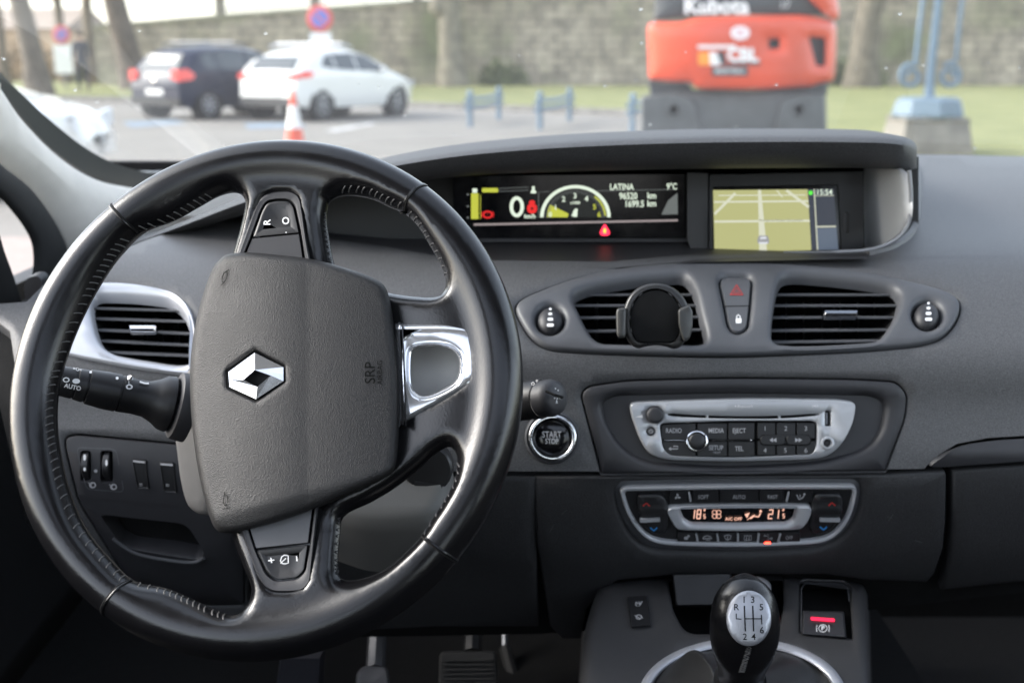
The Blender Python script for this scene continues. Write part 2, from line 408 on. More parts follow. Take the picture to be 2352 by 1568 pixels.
b.build('windscreen', glass, car)
# raindrops
b = MB(); rr = random.Random(3)
drops = [(95,318),(70,305),(160,390),(242,365),(8,135),(172,207),(222,234),(152,245),(1390,198),(1460,185),(2240,340),(2120,150),(1575,120)]
for u, v in drops + [(rr.uniform(0, 2352), rr.uniform(0, 330)) for _ in range(26)]:
    d = ray(u, v); 
    # meet the glass
    t0 = 1.0
    for _ in range(12):
        p = CAM + d * t0; x = p.x; cv = .10*((x-.23)/.8)**2; k = (WT[1]-WB[1])/(WT[0]-WB[0]); f = (p.z - WB[1]) - k*(p.y + cv - WB[0]); t0 -= f / (d.z - k*d.y)
    r = rr.uniform(.0009, .0022); b.sphere(CAM + d*t0, r, 8, (1, 1, .6))
drm = bpy.data.materials.new('water_drop'); drm.use_nodes = True; q = drm.node_tree.nodes['Principled BSDF']; q.inputs['Transmission Weight'].default_value = 1; q.inputs['IOR'].default_value = 1.33; q.inputs['Roughness'].default_value = .02
tag(b.build('raindrops', drm), 'small clear raindrops scattered over the windscreen glass', 'raindrops', kind='stuff')
# pillar trim and seals: real rounded sections leaning with the windscreen
PF = Field(lambda u, v: 1.36 + .00085 * u)
trim = cr([(-60,150),(0,188),(56,268),(130,347),(195,395),(255,421),(308,432),(400,445),(520,440),(610,450),(600,475),(500,490),(430,514),(340,556),(290,590),(170,600),(158,572),(143,540),(116,490),(67,430),(0,378),(-60,335)], 4)
b = MB(); b.plate(PF, trim, ((0,-.012),(2,-.006),(9,-.002),(26,.006),(50,.012)), sp=24)
pt = b.build('pillar_trim', M['cream'], car, ang=70)
b = MB(); b.plate(Field(lambda u, v: 1.45 + .00085*u), cr([(-60,95),(0,165),(43,208),(108,269),(195,338),(260,373),(338,395),(470,402),(470,450),(308,436),(200,400),(120,345),(50,270),(0,205),(-60,150)], 4), ((0,-.02),(1,0)), sp=40)
b.build('windscreen_border', mat('glass_edge_frit', (.035,.04,.042), .35, bump=(900,.0001)), car)
b = MB(); SF = Field(lambda u, v: 1.33 + .0011*u)
b.plate(SF, cr([(-60,300),(0,372),(70,428),(118,490),(146,540),(160,575),(163,660),(120,760),(82,650),(84,600),(80,560),(67,530),(40,492),(0,447),(-60,400)], 4), ((0,-.004),(3,0),(12,.003)), sp=30)
b.build('quarter_window_seal', M['rubber'], car, ang=60)
b = MB(); b.plate(Field(lambda u, v: 1.22 + .001*u), [(-80,380),(-12,470),(0,513),(18,575),(41,638),(60,700),(60,820),(-80,820)], ((0,-.04),(4,-.002),(10,0)), sp=60)
b.build('door_window_frame', M['deep'], car, ang=60)
mi_ = MB(); mi_.plate(Field(lambda u, v: 1.3), cr([(52,662),(60,638),(88,632),(98,648),(96,668),(60,690)], 4), ((0,-.02),(3,0)), sp=30); mi_.build('mirror_base_cover', M['trim'], car)
# ------------------------------------------------------------------ dashboard
dash = thing('dashboard', (.2, 1.2, .7), 'dark grey grained plastic dashboard with a wide hooded display recess behind the steering wheel', 'dashboard')
lip = [(756,546),(880,562),(993,583),(1130,595),(1400,598),(1565,583),(1766,578),(1950,577),(2010,573),(2050,556),(2078,530),(2090,490),(2094,450),(2096,385)]
pod = cr([(1185,710),(1194,694),(1240,671),(1342,636),(1435,618),(1550,607),(1689,604),(1805,609),(1944,622),(2060,643),(2175,673),(2199,690),(2204,710),(2194,740),(2166,773),(2129,789),(2037,801),(1851,812),(1666,818),(1481,815),(1319,808),(1259,801),(1226,782),(1199,745)], 4)
rad = rp([(1335,905,14),(1352,888,14),(1440,875,30),(1683,869,60),(1960,872,50),(2058,878,16),(2083,905,18),(2078,960,20),(2032,1080,4),(1382,1086,4)], 10, 5)
lvent = cr([(100,660),(150,650),(224,651),(271,651),(330,657),(391,672),(432,701),(447,737),(447,800),(440,868),(417,864),(312,850),(151,817),(90,800),(80,720)], 4)
swp = rp([(151,1030,10),(150,1004,14),(176,998,8),(390,1018,4),(520,1030,4),(560,1160,4),(560,1390,10),(480,1392,10),(300,1345,20),(180,1150,20)], 8)
skin = [(-60,700),(60,690),(110,640),(170,585),(300,562),(330,550),(440,512),(560,482),(660,500)] + lip + [(2101,352),(2200,353),(2330,356),(2470,357),(2470,1000),(2352,1003),(2270,1008),(2200,1021),(2160,1045),(2130,1072),(2125,1079),(1700,1085),(1240,1085),(575,1085),(575,1455),(560,1455),(360,1460),(150,1300),(80,1150),(40,900),(20,760)]
b = MB(); grow = lambda p, d: offset(p if area(p) > 0 else p[::-1], -d)
b.plate(S, skin, ((0,-.02),(1,-.003),(3,0)), [grow(pod, 2), grow(rad, 2), grow(lvent, -6), grow(swp, 2)], ((3,0),(1,-.001),(0,-.004),(0,-.02)), sp=22)
b.build('upper_panel', M['dash'], dash, ang=55)
b = MB(); b.plate(S, [(1232,1092),(1234,1300),(1238,1440),(1000,1440),(700,1455),(581,1455),(581,1092)], ((0,-.02),(1,-.003),(3,0)), sp=24); b.build('knee_panel', M['dashlow'], dash, ang=55)
# hood over the displays
st = [(190,600,590,1.36),(270,572,575,1.33),(330,548,560,1.31),(430,508,532,1.28),(559,455,495,1.25),(660,425,470,1.235),(750,403,452,1.225),(900,368,425,1.215),(1000,350,412,1.21),(1100,337,402,1.205),(1250,323,396,1.2),(1400,314,392,1.2),(1600,307,388,1.2),(1800,305,386,1.2),(1950,306,386,1.205),(2040,309,388,1.215),(2078,315,389,1.23),(2098,325,389,1.26),(2106,338,385,1.30),(2104,352,380,1.34)]
stc = cr(st, 4, False); secs = []
for u, vt, vb, y in stc:
    th = max(vb - vt, 1)
    p = P(u, vt, y + .05)
    sec = [p + Vector((0, .50, -.06)), p + Vector((0, .25, -.012)), p + Vector((0, .08, -.0005)), p, P(u, vt + th*.07, y+.022), P(u, vt + th*.15, y+.008), P(u, vt + th*.26, y), P(u, vt + th*.6, y+.01), P(u, vt + th*.88, y+.028), P(u, vb, y+.045)]
    q = sec[-1]; sec += [q + Vector((0, .03, .004)), q + Vector((0, .09, 0.004))]
    secs.append(sec)
b = MB(); k = len(secs[0]); b.add([p for s_ in secs for p in s_], [(i*k+j, i*k+j+1, (i+1)*k+j+1, (i+1)*k+j) for i in range(len(secs)-1) for j in range(k-1)])
b.add(secs[-1], [tuple(range(k))])
b.build('display_hood', mat('grained_hood_plastic', (.05,.05,.052), .58, bump=(800,.0004), spec=.4, var=(700,.5)), dash, ang=60)
# recess behind the hood: back wall, floor
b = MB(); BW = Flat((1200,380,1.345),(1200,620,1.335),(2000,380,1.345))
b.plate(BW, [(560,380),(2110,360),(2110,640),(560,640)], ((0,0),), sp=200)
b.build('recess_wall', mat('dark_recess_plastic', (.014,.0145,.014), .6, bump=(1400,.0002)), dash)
b = MB(); fl = [(700,1.30,548,530),(900,1.27,566,548),(1060,1.25,588,549),(1400,1.23,602,549),(1560,1.23,592,549),(1600,1.23,588,560),(1990,1.23,580,572)]
vs = [];
for u, y, v0, v1 in fl: vs += [P(u, v0+14, y-.035), P(u, v0+2, y-.0), P(u, v0-8, y+.03), P(u, v1, 1.338)]
b.add(vs, [(i*4+j, i*4+j+1, (i+1)*4+j+1, (i+1)*4+j) for i in range(len(fl)-1) for j in range(3)])
b.build('recess_floor', M['trim'], dash)
b = MB(); b.plate(Flat((1200,380,1.30),(1200,402,1.335),(2000,380,1.30)), rect(1040,386,1985,404,3), ((0,-.003),(1,0)), sp=200); b.build('reflecting_strip', M['gloss'], dash)
b = MB(); PW = Flat((1600,400,1.31),(1600,580,1.30),(1700,400,1.31))
b.plate(PW, [(1577,396),(1628,396),(1628,590),(1590,590),(1577,548)], ((0,-.02),(2,0)), sp=100); b.bar(PW, (1618,470), (1620,580), 2, 0, .001, 0); b.build('divider', mat('recess_divider', (.03,.03,.031), .5), dash)
# silver end cap of the recess
ys = lambda u, v: 1.335 - .13 * max(0, min(1, (u - 1980) / 108)) ** 1.7
SC = Field(ys); b = MB()
cap = cr([(1979,392),(2030,388),(2062,388),(2076,402),(2082,440),(2087,480),(2082,512),(2062,540),(2035,560),(2000,574),(1979,577)], 4)
b.plate(SC, cap, ((0,-.004),(2,0)), sp=12); b.build('recess_end_cap', mat('matt_silver_paint', (.58,.59,.60), .42, .2, rvar=(50,.05)), dash, ang=70)
b = MB(); lipc = cr([(2088,392),(2092,440),(2091,490),(2083,520),(2062,546),(2030,564),(1990,574),(1930,578),(1800,579)], 6, False)
b.tube([P(u, v, 1.212 if u > 2000 else 1.212 + (2000-u)*.00002) for u, v in lipc], [.0022]*30 + [.0018]*(len(lipc)-36) + [.0007]*6, 8); b.build('recess_end_rim', M['silverdark'], dash)
b = MB(); lc2 = cr([(2096,380),(2104,400),(2105,450),(2102,500),(2088,538),(2064,560),(2030,575),(1990,584)], 6, False)
b.tube([P(u, v, FY(v) + .004) for u, v in lc2], .006, 8); b.build('recess_outer_edge', M['dash'], dash)
# lower body
LB = S
low = [(1226,1092),(1500,1091),(2030,1088),(2172,1080),(2176,1090),(2174,1200),(2168,1260),(2148,1320),(2130,1340),(1990,1335),(1900,1322),(1560,1322),(1420,1336),(1380,1362),(1350,1400),(1336,1470),(1290,1470),(1262,1440),(1245,1330),(1232,1250),(1228,1180)]
clim_hole = rp([(1415,1128,12),(1428,1110,10),(1683,1104,60),(1972,1106,16),(1978,1130,20),(1968,1185,40),(1935,1235,40),(1880,1262,50),(1700,1272,60),(1500,1268,40),(1455,1240,40),(1425,1180,40)], 10)
b = MB(); b.plate(LB, low, ((0,-.03),(.5,-.006),(3,-.001),(7,0)), [clim_hole], ((14,0),(7,-.0015),(2,-.005),(0,-.010)), sp=24)
cst = b.build('centre_stack', M['dashlow'], dash, ang=55)
scr = []
for (a1, b1), (a2, b2) in [((2038,1185),(2050,1190)),((2100,1240),(2118,1245)),((2052,1180),(2040,1196)),((1290,1180),(1302,1170)),((1272,1203),(1262,1222))]: scr.append((a1, b1, a2, b2))
for a1, b1, a2, b2 in scr: b = MB(); b.line(S, [(a1,b1),(a2,b2)], 1.2, .0003); b.build('scratch', mat('scuff_mark', (.07,.07,.07), .6, var=(300,.4)), cst)

b = MB(); b.plate(Field(lambda u, v: FY(v)+.003), [(2186,1078),(2470,1058),(2470,1330),(2300,1345),(2160,1360),(2180,1290),(2188,1200)], ((0,-.02),(1,-.005),(5,-.001),(10,0)), sp=24); b.build('glovebox_lid', mat('glovebox_plastic_shade_tone', (.020,.020,.021), .56, bump=(900,.0004), spec=.45, var=(900,.5)), dash, ang=55)  # same darkened tone as the centre stack, shade put into the colour
TS = Field(lambda u, v: FY(v) - .005*math.sin(max(0, min(1, (v-1003)/75))*math.pi))
b = MB(); b.plate(TS, cr([(2134,1072),(2165,1046),(2200,1024),(2270,1010),(2352,1004),(2470,1000),(2475,1056),(2352,1062),(2240,1070)], 5), ((0,-.02),(1,-.002),(3,0)), sp=10); b.build('side_moulding', M['trim'], dash, ang=60)
# dark gap filler behind seams
b = MB(); b.plate(Field(lambda u, v: FY(v)+.022), [(-40,760),(140,700),(2470,760),(2470,1345),(2000,1400),(1240,1455),(360,1470),(60,1200)], ((0,0),), [grow(pod, 6), grow(lvent, -10)], ((0,0),), sp=60); b.build('carcass', M['deep'], dash)
# footwell hanger under the knee panel
b = MB(); b.box((-.05, 1.45, .45), (1.1, .5, .02)); b.build('heater_box', M['deep'], dash)
# ------------------------------------------------------------------ driver's switch panel
sw = thing('driver_switch_panel', tuple(S(300,1080)), 'dark switch panel with dimmer rollers and an open coin pocket left of the column', 'switch panel')
rows = [(232,1182,10),(428,1203,22),(470,1270,14),(455,1282,10),(304,1258,14),(275,1243,10)]
holesw = [rect(187,1036,208,1103,5), rect(233,1036,258,1106,5), rp(rows)]
b = MB(); b.plate(S, swp, ((0,-.012),(1,-.001),(4,.001)), holesw, ((2,.001),(0,-.001),(0,-.03)), sp=30); b.line(S, [(174,1137),(300,1148),(415,1160),(545,1170)], 2.5, .0022, 0)
b.build('panel', M['trim'], sw, ang=55)
b = MB(); b.plate(S, grow(rp(rows), 12), ((0,-.045),), sp=60); b.build('pocket_back', M['deep'], sw)
b = MB(); b.tube([S(u, v, .003) for u, v in cr([(262,1232),(304,1262),(380,1280),(452,1285),(470,1276)], 5, False)], .0018, 8); b.build('pocket_lip', M['smooth'], sw)
for u0, v0, g in ((197,1070,0),(245,1072,1)):
    b = MB(); c = S(u0, v0, -.011); b.lathe(c - Vector((.0035,0,0)), (1,0,0), [(0,0),(0,.0145),(.001,.0158),(.006,.0158),(.007,.0145),(.007,0)], 28); d_ = b.build('dimmer_roller', M['black'], sw)
    b = MB(); b.poly(S, ell(u0+(4 if g else 2), v0-22 + 10*g, 3, 7), .0055); b.poly(S, ell(u0+2, v0+4, 3, 4), .0055) if not g else None; b.build('roller_mark', M['white'], d_)
b = MB(); b.line(S, rp([(177,1027),(268,1031),(286,1128),(200,1121)], 12), 2, .0016, closed=True); b.build('roller_frame', M['smooth'], sw)
b = MB(); b.poly(S, ell(221,1080,4,3.5), .0016); 
for cu in (214, 262): q0 = 1112+(cu>230)*4; b.plate(S, ell(cu,q0,8,7,18), ((0,.0016),), [ell(cu+1,q0,4,4,14)], ((0,.0016),)); b.line(S, [(cu-7,q0-4),(cu-10,q0-5)], 2, .0016)
b.build('symbol', M['dimwhite'], sw)
for q, su in (([(304,1051),(338,1054),(345,1121),(316,1119)], 326), ([(367,1058),(402,1060),(408,1130),(378,1128)], 387)):
    b = MB(); b.plate(S, rp(q, 5), ((0,-.002),(0,.0015),(2,.003),(4,.0022)), sp=60); bt = b.build('push_button', M['black'], sw)
    b = MB(); b.bar(S, (q[0][0]+4,q[0][1]+6), (q[1][0]-3,q[1][1]+6), 4, .002, .0032); b.text(S, '\u2248' if su > 340 else '=', su, 1110, 16, .0035); b.build('symbol', M['dimwhite'], bt)
# ------------------------------------------------------------------ air vents
def vent(outer, hole, label, mt, slats, thumb=None, vanes=(), depth=-.05, hs=.0, prof=((0,-.006),(0,-.001),(1,.0015),(3,.003)), hole_prof=((10,.003),(5,.0018),(1.5,-.002),(0,-.006),(0,-.04))):
    t = thing('air_vent', tuple(S(*outer[0])), label, 'air vent')
    return t
def louvres(t, hole, slats, vanes, thumb, tcol, S_=S):
    hh = np.array(hole)
    for v0, tilt in slats:
        xs = []
        for (x1, y1), (x2, y2) in zip(hh, np.roll(hh, -1, 0)):
            vv1 = v0; 
            if (y1 - vv1) * (y2 - vv1) < 0: xs.append(x1 + (x2-x1)*(vv1-y1)/(y2-y1))
        if len(xs) < 2: continue
        a, c = min(xs) - 14, max(xs) + 14; b = MB()
        p0, p1 = S_(a, v0 - tilt, -.008), S_(c, v0 + tilt, -.008); bk = Vector((0, .02, -.003)); up = Vector((0, 0, .0011))
        b.add([p0+up*.6-Vector((0,.0008,0)), p0+up+Vector((0,.002,0)), p0+bk+up, p0+bk-up, p0-up+Vector((0,.002,0)), p0-up*.6-Vector((0,.0008,0)), p1+up*.6-Vector((0,.0008,0)), p1+up+Vector((0,.002,0)), p1+bk+up, p1+bk-up, p1-up+Vector((0,.002,0)), p1-up*.6-Vector((0,.0008,0))], [(i, (i+1) % 6, 6+(i+1) % 6, 6+i) for i in range(6)] + [(5,4,3,2,1,0),(6,7,8,9,10,11)])
        b.build('slat', M['smooth'], t, ang=30)
    lo, hi = hh.min(0), hh.max(0)
    for u0, lean in vanes:
        b = MB(); p0 = S_(u0 - lean, lo[1]-2, -.038); p1 = S_(u0 + lean, hi[1]+2, -.038); b.add([p0, p1, p1+Vector((.004,.02,0)), p0+Vector((.004,.02,0)), p0+Vector((.0012,0,0)), p1+Vector((.0012,0,0)), p1+Vector((.0052,.02,0)), p0+Vector((.0052,.02,0))], [(0,1,2,3),(4,7,6,5),(0,4,5,1),(0,3,7,4)]); b.build('vane', M['black'], t)
    # duct
    ctr = hh.mean(0); ring = [tuple(ctr + (p - ctr) * 1.03) for p in hh]; b = MB(); N = len(ring)
    A = [S_(u, v, -.006) for u, v in ring]; B = [p + Vector((0, .085, -.01)) for p in A]
    b.add(A + B, [(i, (i+1) % N, N+(i+1) % N, N+i) for i in range(N)] + [tuple(range(N, 2*N))]); b.build('duct', M['deep'], t)
    if thumb:
        u0, v0, u1, v1 = thumb; b = MB(); b.plate(S_, rp([(u0,v0,6),(u1,v0,6),(u1-3,v1,6),(u0+3,v1,6)], 6), ((0,-.005),(0,-.001),(1.5,.001),(4,.0025)), sp=60); b.build('thumb_tab', tcol, t)
PODP = ((0,-.008),(0,-.0015),(1,.0012),(3,.0028),(7,.0042))
podhf = lambda u, v: 0.0
hl = cr([(1319,687),(1331,673),(1435,648),(1527,638),(1564,636),(1578,643),(1594,671),(1608,727),(1619,778),(1613,788),(1550,790),(1416,789),(1379,786),(1361,773),(1333,722)], 4)
hr_ = cr([(1787,662),(1796,643),(1810,636),(1898,640),(2013,655),(2050,666),(2062,680),(2062,699),(2046,740),(2023,773),(2009,782),(1967,787),(1791,790),(1777,782),(1774,768)], 4)
tv = thing('centre_air_vents', tuple(S(1690,720)), 'satin grey oval panel with two louvred air vents in the middle of the dashboard', 'air vents')
hz = rp([(1652,650,10),(1662,638,14),(1716,638,14),(1726,650,10),(1722,700,30),(1716,755,10),(1700,767,16),(1684,766,16),(1672,752,10),(1664,705,30)], 8)
podshape = lambda u, v: .004 * math.exp(-((u-1695)/75)**2) * math.exp(-((v-700)/80)**2) * 0
b = MB(); b.plate(S, pod, PODP, [hl, hr_, hz, ell(1263.5,738,31), ell(2128,727,32)], ((16,.0042),(9,.0036),(4,.001),(1,-.004),(0,-.010)), sp=16, hf=None)
b.build('surround', M['smooth'], tv, ang=60)
louvres(tv, hl, [(664,0),(690,0),(718,-1),(749,-2),(778,0)], [(1370,0),(1420,0),(1585,0)], None, None)
louvres(tv, hr_, [(664,0),(690,0),(718,0),(748,-1),(775,-2)], [(1820,2),(1862,3),(1905,3),(1948,3),(1990,3),(2030,3)], (1889,713,1973,727), mat('dark_chrome', (.30,.31,.33), .15, 1, rvar=(40,.04)))
b = MB(); b.plate(S, hz, ((0,-.01),(1,.0005),(4,.0022)), sp=20); hb = b.build('hazard_switch', M['smooth'], tv)
b = MB(); b.bar(S, (1663,707), (1722,706), 2, .0022, .00235); b.build('switch_gap', M['deep'], hb)
b = MB(); b.line(S, [(1677,681),(1705,681),(1691,659)], 3.4, .0027, closed=True); b.line(S, [(1684,677),(1698,677),(1691,667)], 2, .0027, closed=True); b.build('warning_triangle', M['redprint'], hb)
b = MB(); b.poly(S, rect(1689,735,1702,746,2), .0027); b.line(S, [(1691,735),(1691,730),(1695,727),(1699,730),(1699,735)], 2, .0027); b.build('lock_symbol', M['white'], hb)
for cu, cv in ((1263.5,738),(2128,727)):
    b = MB(); c = S(cu, cv, -.006); ax = (c - P(cu, cv, .5)).normalized(); 
    for k in range(1): b.plate(S, ell(cu, cv, 29.5), ((0,-.012),(0,-.001),(4,.003),(10,.0055),(18,.007)), sp=8)
    r_ = b.build('roller', M['trim'], tv, ang=70)
    b = MB()
    for i, (w_, hgt) in enumerate(((6,5),(9,6),(13,7),(16,7))): b.poly(S, rect(cu-w_/2, cv+(-19,-8,4,17)[i]-hgt/2+(0 if cu > 2000 else 2), cu+w_/2, cv+(-19,-8,4,17)[i]+hgt/2+(0 if cu > 2000 else 2), 4), .0074)
    b.build('roller_mark', M['white'], r_)
# left vent
tl = thing('driver_air_vent', tuple(S(300,760)), 'louvred side air vent in a bright silver surround left of the column', 'air vent')
hv = cr([(213,690),(222,679),(271,677),(330,681),(385,690),(402,700),(417,716),(430,745),(437,790),(437,828),(417,838),(340,828),(271,813),(240,794),(225,765)], 4)
b = MB(); b.plate(S, lvent, ((0,-.008),(1,.001),(4,.003),(10,.0045)), [hv], ((14,.0045),(7,.002),(2,-.004),(0,-.012)), sp=18); b.build('surround', M['silver'], tl, ang=60)
louvres(tl, hv, [(699,3),(724,4),(752,5),(779,6),(806,6)], [(280,0),(316,0),(352,0),(390,0)], (294,747,361,762), M['chrome'])
# ------------------------------------------------------------------ car radio
rd = thing('car_radio', tuple(S(1700,990)), 'silver faced car radio with CD slot, round dial and number buttons in a charcoal surround', 'car radio')
bowl = rp([(1384,925,14),(1416,911,20),(1683,905,60),(1999,911,18),(2030,922,16),(2032,945,30),(2022,995,40),(1987,1033,40),(1886,1062,60),(1683,1074,80),(1481,1062,60),(1425,1022,50),(1392,965,30)], 10)
b = MB(); b.plate(S, rad, ((0,-.012),(0,-.002),(1,0),(3,.001)), [bowl], ((16,.001),(9,0),(4,-.0025),(0,-.006)), sp=24); b.build('surround', M['trim'], rd, ang=60)
b = MB(); b.plate(S, grow(bowl, 2), ((0,-.006),), sp=60); b.build('surround_bowl', M['trim'], rd)
R = lambda u, v, h=0: S(u, v, h)
face = rp([(1446,930,8),(1455,923,10),(1521,920,20),(1724,914,60),(1926,917,20),(1966,923,16),(1965,945,20),(1958,975,30),(1938,1015,30),(1905,1048,34),(1860,1056,30),(1683,1061,60),(1530,1057,30),(1492,1045,34),(1470,1010,30),(1450,955,14)], 10)
blk = rp([(1514,976,12),(1524,971,8),(1683,966,40),(1868,966,12),(1876,974,8),(1875,1020,12),(1867,1042,12),(1683,1051,60),(1540,1046,14),(1522,1030,14)], 8)
slot = cr([(1534,950),(1600,953),(1700,955.5),(1800,954),(1878,950.5),(1880,952),(1800,960),(1700,961),(1600,958.5),(1534,953)], 3)
usb = rect(1894,943,1907,978,2); aux = ell(1899,1017,8)
b = MB(); b.plate(S, face, ((0,-.006),(1,-.001),(3,.0005)), [blk, slot, usb, aux, ell(1503,952,20), ell(1494,990,10)], ((1.5,.0005),(.4,-.0002),(0,-.002),(0,-.008)), sp=24, hf=lambda u, v: .0022 * (1 - ((v-985)/80)**2)); b.build('faceplate', M['bezel'], rd, ang=60)
b = MB(); b.plate(S, grow(blk, 1), ((0,-.003),), sp=60); b.plate(S, grow(slot, 3), ((0,-.005),), sp=200); b.plate(S, grow(usb, 2), ((0,-.005),), sp=200); b.build('cavity', M['deep'], rd)
b = MB(); b.bar(S, (1624,951),(1624,960), 5, -.004, .002); b.build('slot_tooth', M['bezel'], rd); b = MB(); b.bar(S, (1790,951),(1790,960), 5, -.004, .001); b.build('slot_tooth', M['bezel'], rd)
b = MB(); b.bar(S, (1898,947),(1898,974), 4, -.004, .0015); b.build('usb_tongue', M['steel'], rd)
b = MB(); c = S(1899,1017,.001); ax = -(S.pt(1899,1017) - S(1899,1017,.01)).normalized(); b.plate(S, ell(1899,1017,16), ((0,0),(1,.0035),(3,.004)), [ell(1899,1017,9)], ((1.5,.004),(0,.003),(0,-.004)), sp=60); aj = b.build('aux_socket', M['bezel'], rd)
b = MB(); b.plate(S, ell(1899,1017,9.5), ((0,-.001),), sp=60); b.plate(S, ell(1899,1017,5), ((0,-.001),(0,.001)), sp=60); b.build('socket_hole', M['black'], aj)
us = [1516,1600,1671,1738]; vsr = [968,1011,1050]
def btn(q, h=.0012, nm='button', lab=None, m=M['black']):
    b = MB(); b.plate(S, q, ((0,-.004),(0,h-.0006),(1.2,h)), sp=60); return b.build(nm, m, rd, label=lab)
G_ = 1.2
btns = {}
def cell(u0, v0, u1, v1, r=2): return rp([(u0+G_, v0+G_), (u1-G_, v0+G_), (u1-G_, v1-G_), (u0+G_, v1-G_)], r)
btns['RADIO'] = btn(rp([(1518,977,8),(1528,974,4),(1598,971,3),(1598,1009,3),(1519,1009,3)]))
btns['MEDIA'] = btn(cell(1600,970,1671,1010)); btns['EJECT'] = btn(cell(1671,969,1734,1010))
btns['back'] = btn(rp([(1520,1013,3),(1598,1013,3),(1598,1048,3),(1540,1045,10),(1527,1038,10)])); btns['SETUP'] = btn(cell(1600,1012,1671,1049)); btns['TEL'] = btn(cell(1671,1012,1734,1049))
xs = [1738,1782,1828,1873]
for r_ in range(2):
    for c_ in range(3): btns[str(r_*3+c_+1)] = btn(cell(xs[c_], 969 if r_ == 0 else 1011, xs[c_+1], 1008 if r_ == 0 else 1046))
b = MB(); b.plate(S, rect(1744,997,1863,1023,13), ((0,-.003),(0,.0012)), sp=60); b.build('key_gap', M['deep'], rd)
pl = btn(rect(1746,999,1802,1021,11), .0022); pr = btn(rect(1805,999,1861,1021,11), .0022)
for k_, u, v in (('RADIO',1547,989),('MEDIA',1644,989),('EJECT',1697,989),('SETUP',1644,1028),('TEL',1697,1030)):
    b = MB(); b.text(S, k_, u, v, 15, .0016, sx=.8, bold=.01); 
    if k_ == 'SETUP': b.text(S, '\u00b7 TEXT', 1644, 1039, 7, .0016)
    b.build('lettering', M['dimwhite'], btns[k_])
for i, (u, v) in enumerate(((1756.5,984),(1804,984),(1850,984),(1756.5,1034),(1803,1034),(1850,1034))):
    b = MB(); b.text(S, str(i+1), u, v, 15, .0016); b.build('lettering', M['dimwhite'], btns[str(i+1)])
b = MB(); b.line(S, [(1541,1027),(1536,1030),(1541,1033)], 2, .0016); b.line(S, [(1536,1030),(1556,1030),(1556,1024),(1546,1024)], 2, .0016); b.build('symbol', M['dimwhite'], btns['back'])
for sgn, cu, o in ((-1,1774,pl),(1,1833,pr)):
    b = MB()
    for d in (-4, 4): b.poly(S, [(cu+d-4*sgn,1005),(cu+d+4*sgn,1010),(cu+d-4*sgn,1015)], .0026)
    b.build('symbol', M['dimwhite'], o)
b = MB(); b.bar(S, (1526,1010.5),(1570,1010.5), 1.6, 0, .0015); b.bar(S, (1630,1010.5),(1724,1010.5), 1.6, 0, .0015); b.sphere(S(1724,1010.5,.0015), .0009, 8); b.build('accent_line', M['chrome'], rd)
b = MB(); b.plate(S, ell(1598.5,1012,26), ((0,-.002),(0,.004),(1.5,.0062),(4,.0066)), [ell(1598.5,1012,19)], ((1.5,.0066),(0,.005)), sp=60); dl = b.build('dial_ring', M['chrome'], rd, ang=50)
b = MB(); b.plate(S, ell(1598.5,1012,19.5), ((0,.004),(1,.0068),(6,.0078)), sp=12); b.build('dial_cap', M['black'], dl, ang=70)
b = MB(); b.plate(S, ell(1503,952,19.5), ((0,-.003),(0,.0075),(1.5,.009),(4,.0097),(10,.010)), sp=12); b.build('volume_knob', M['trim'], rd, ang=50)
b = MB(); b.plate(S, ell(1494,990,9.3), ((0,-.003),(0,.002),(1,.003)), sp=60); pb = b.build('power_button', M['trim'], rd)
b = MB(); b.line(S, [(1494+4*math.cos(a), 990+4*math.sin(a)) for a in np.linspace(-1.0, math.pi+1.0, 12)], 1.3, .0033); b.line(S, [(1494,984),(1494,990)], 1.3, .0033); b.build('symbol', M['dimwhite'], pb)
b = MB(); b.poly(S, [(1458,957),(1475,952),(1475,959)], .0035); b.text(S, 'Bluetooth', 1710, 932, 9, .0035); b.text(S, '\u2022', 1688, 932, 14, .0035); b.text(S, 'MP3', 1870, 932, 8, .0035); b.build('lettering', M['white'], rd)
# ------------------------------------------------------------------ start button
sb = thing('start_stop_button', tuple(S(1268,1004)), 'round black push button lettered START STOP in a chrome ring right of the wheel', 'start button')
b = MB(); b.plate(S, ell(1268,1004,64,62), ((0,-.002),(1,.002),(5,.004)), [ell(1268,1004,57,55)], ((2,.004),(0,.001)), sp=60); b.build('housing', M['smooth'], sb)
b = MB(); b.plate(S, ell(1269,1004,57.5,55.5), ((0,0),(2,.005),(6,.0068),(10,.0065)), [ell(1268,1004,44,43)], ((2,.0055),(0,.003),(0,-.002)), sp=60); b.build('ring', M['chrome'], sb, ang=60)
b = MB(); b.plate(S, ell(1268,1004,44.5,43.5), ((0,-.002),(1,.002),(5,.003)), sp=20, hf=lambda u, v: -.0000008*((u-1268)**2+(v-1004)**2)); cp = b.build('cap', M['gloss'], sb, ang=70)
b = MB(); b.text(S, 'START', 1267, 998, 20, .0034, sx=.75, bold=.015); b.text(S, 'STOP', 1267, 1013, 17, .0034, sx=.75, bold=.01); b.build('lettering', M['dimwhite'], cp)
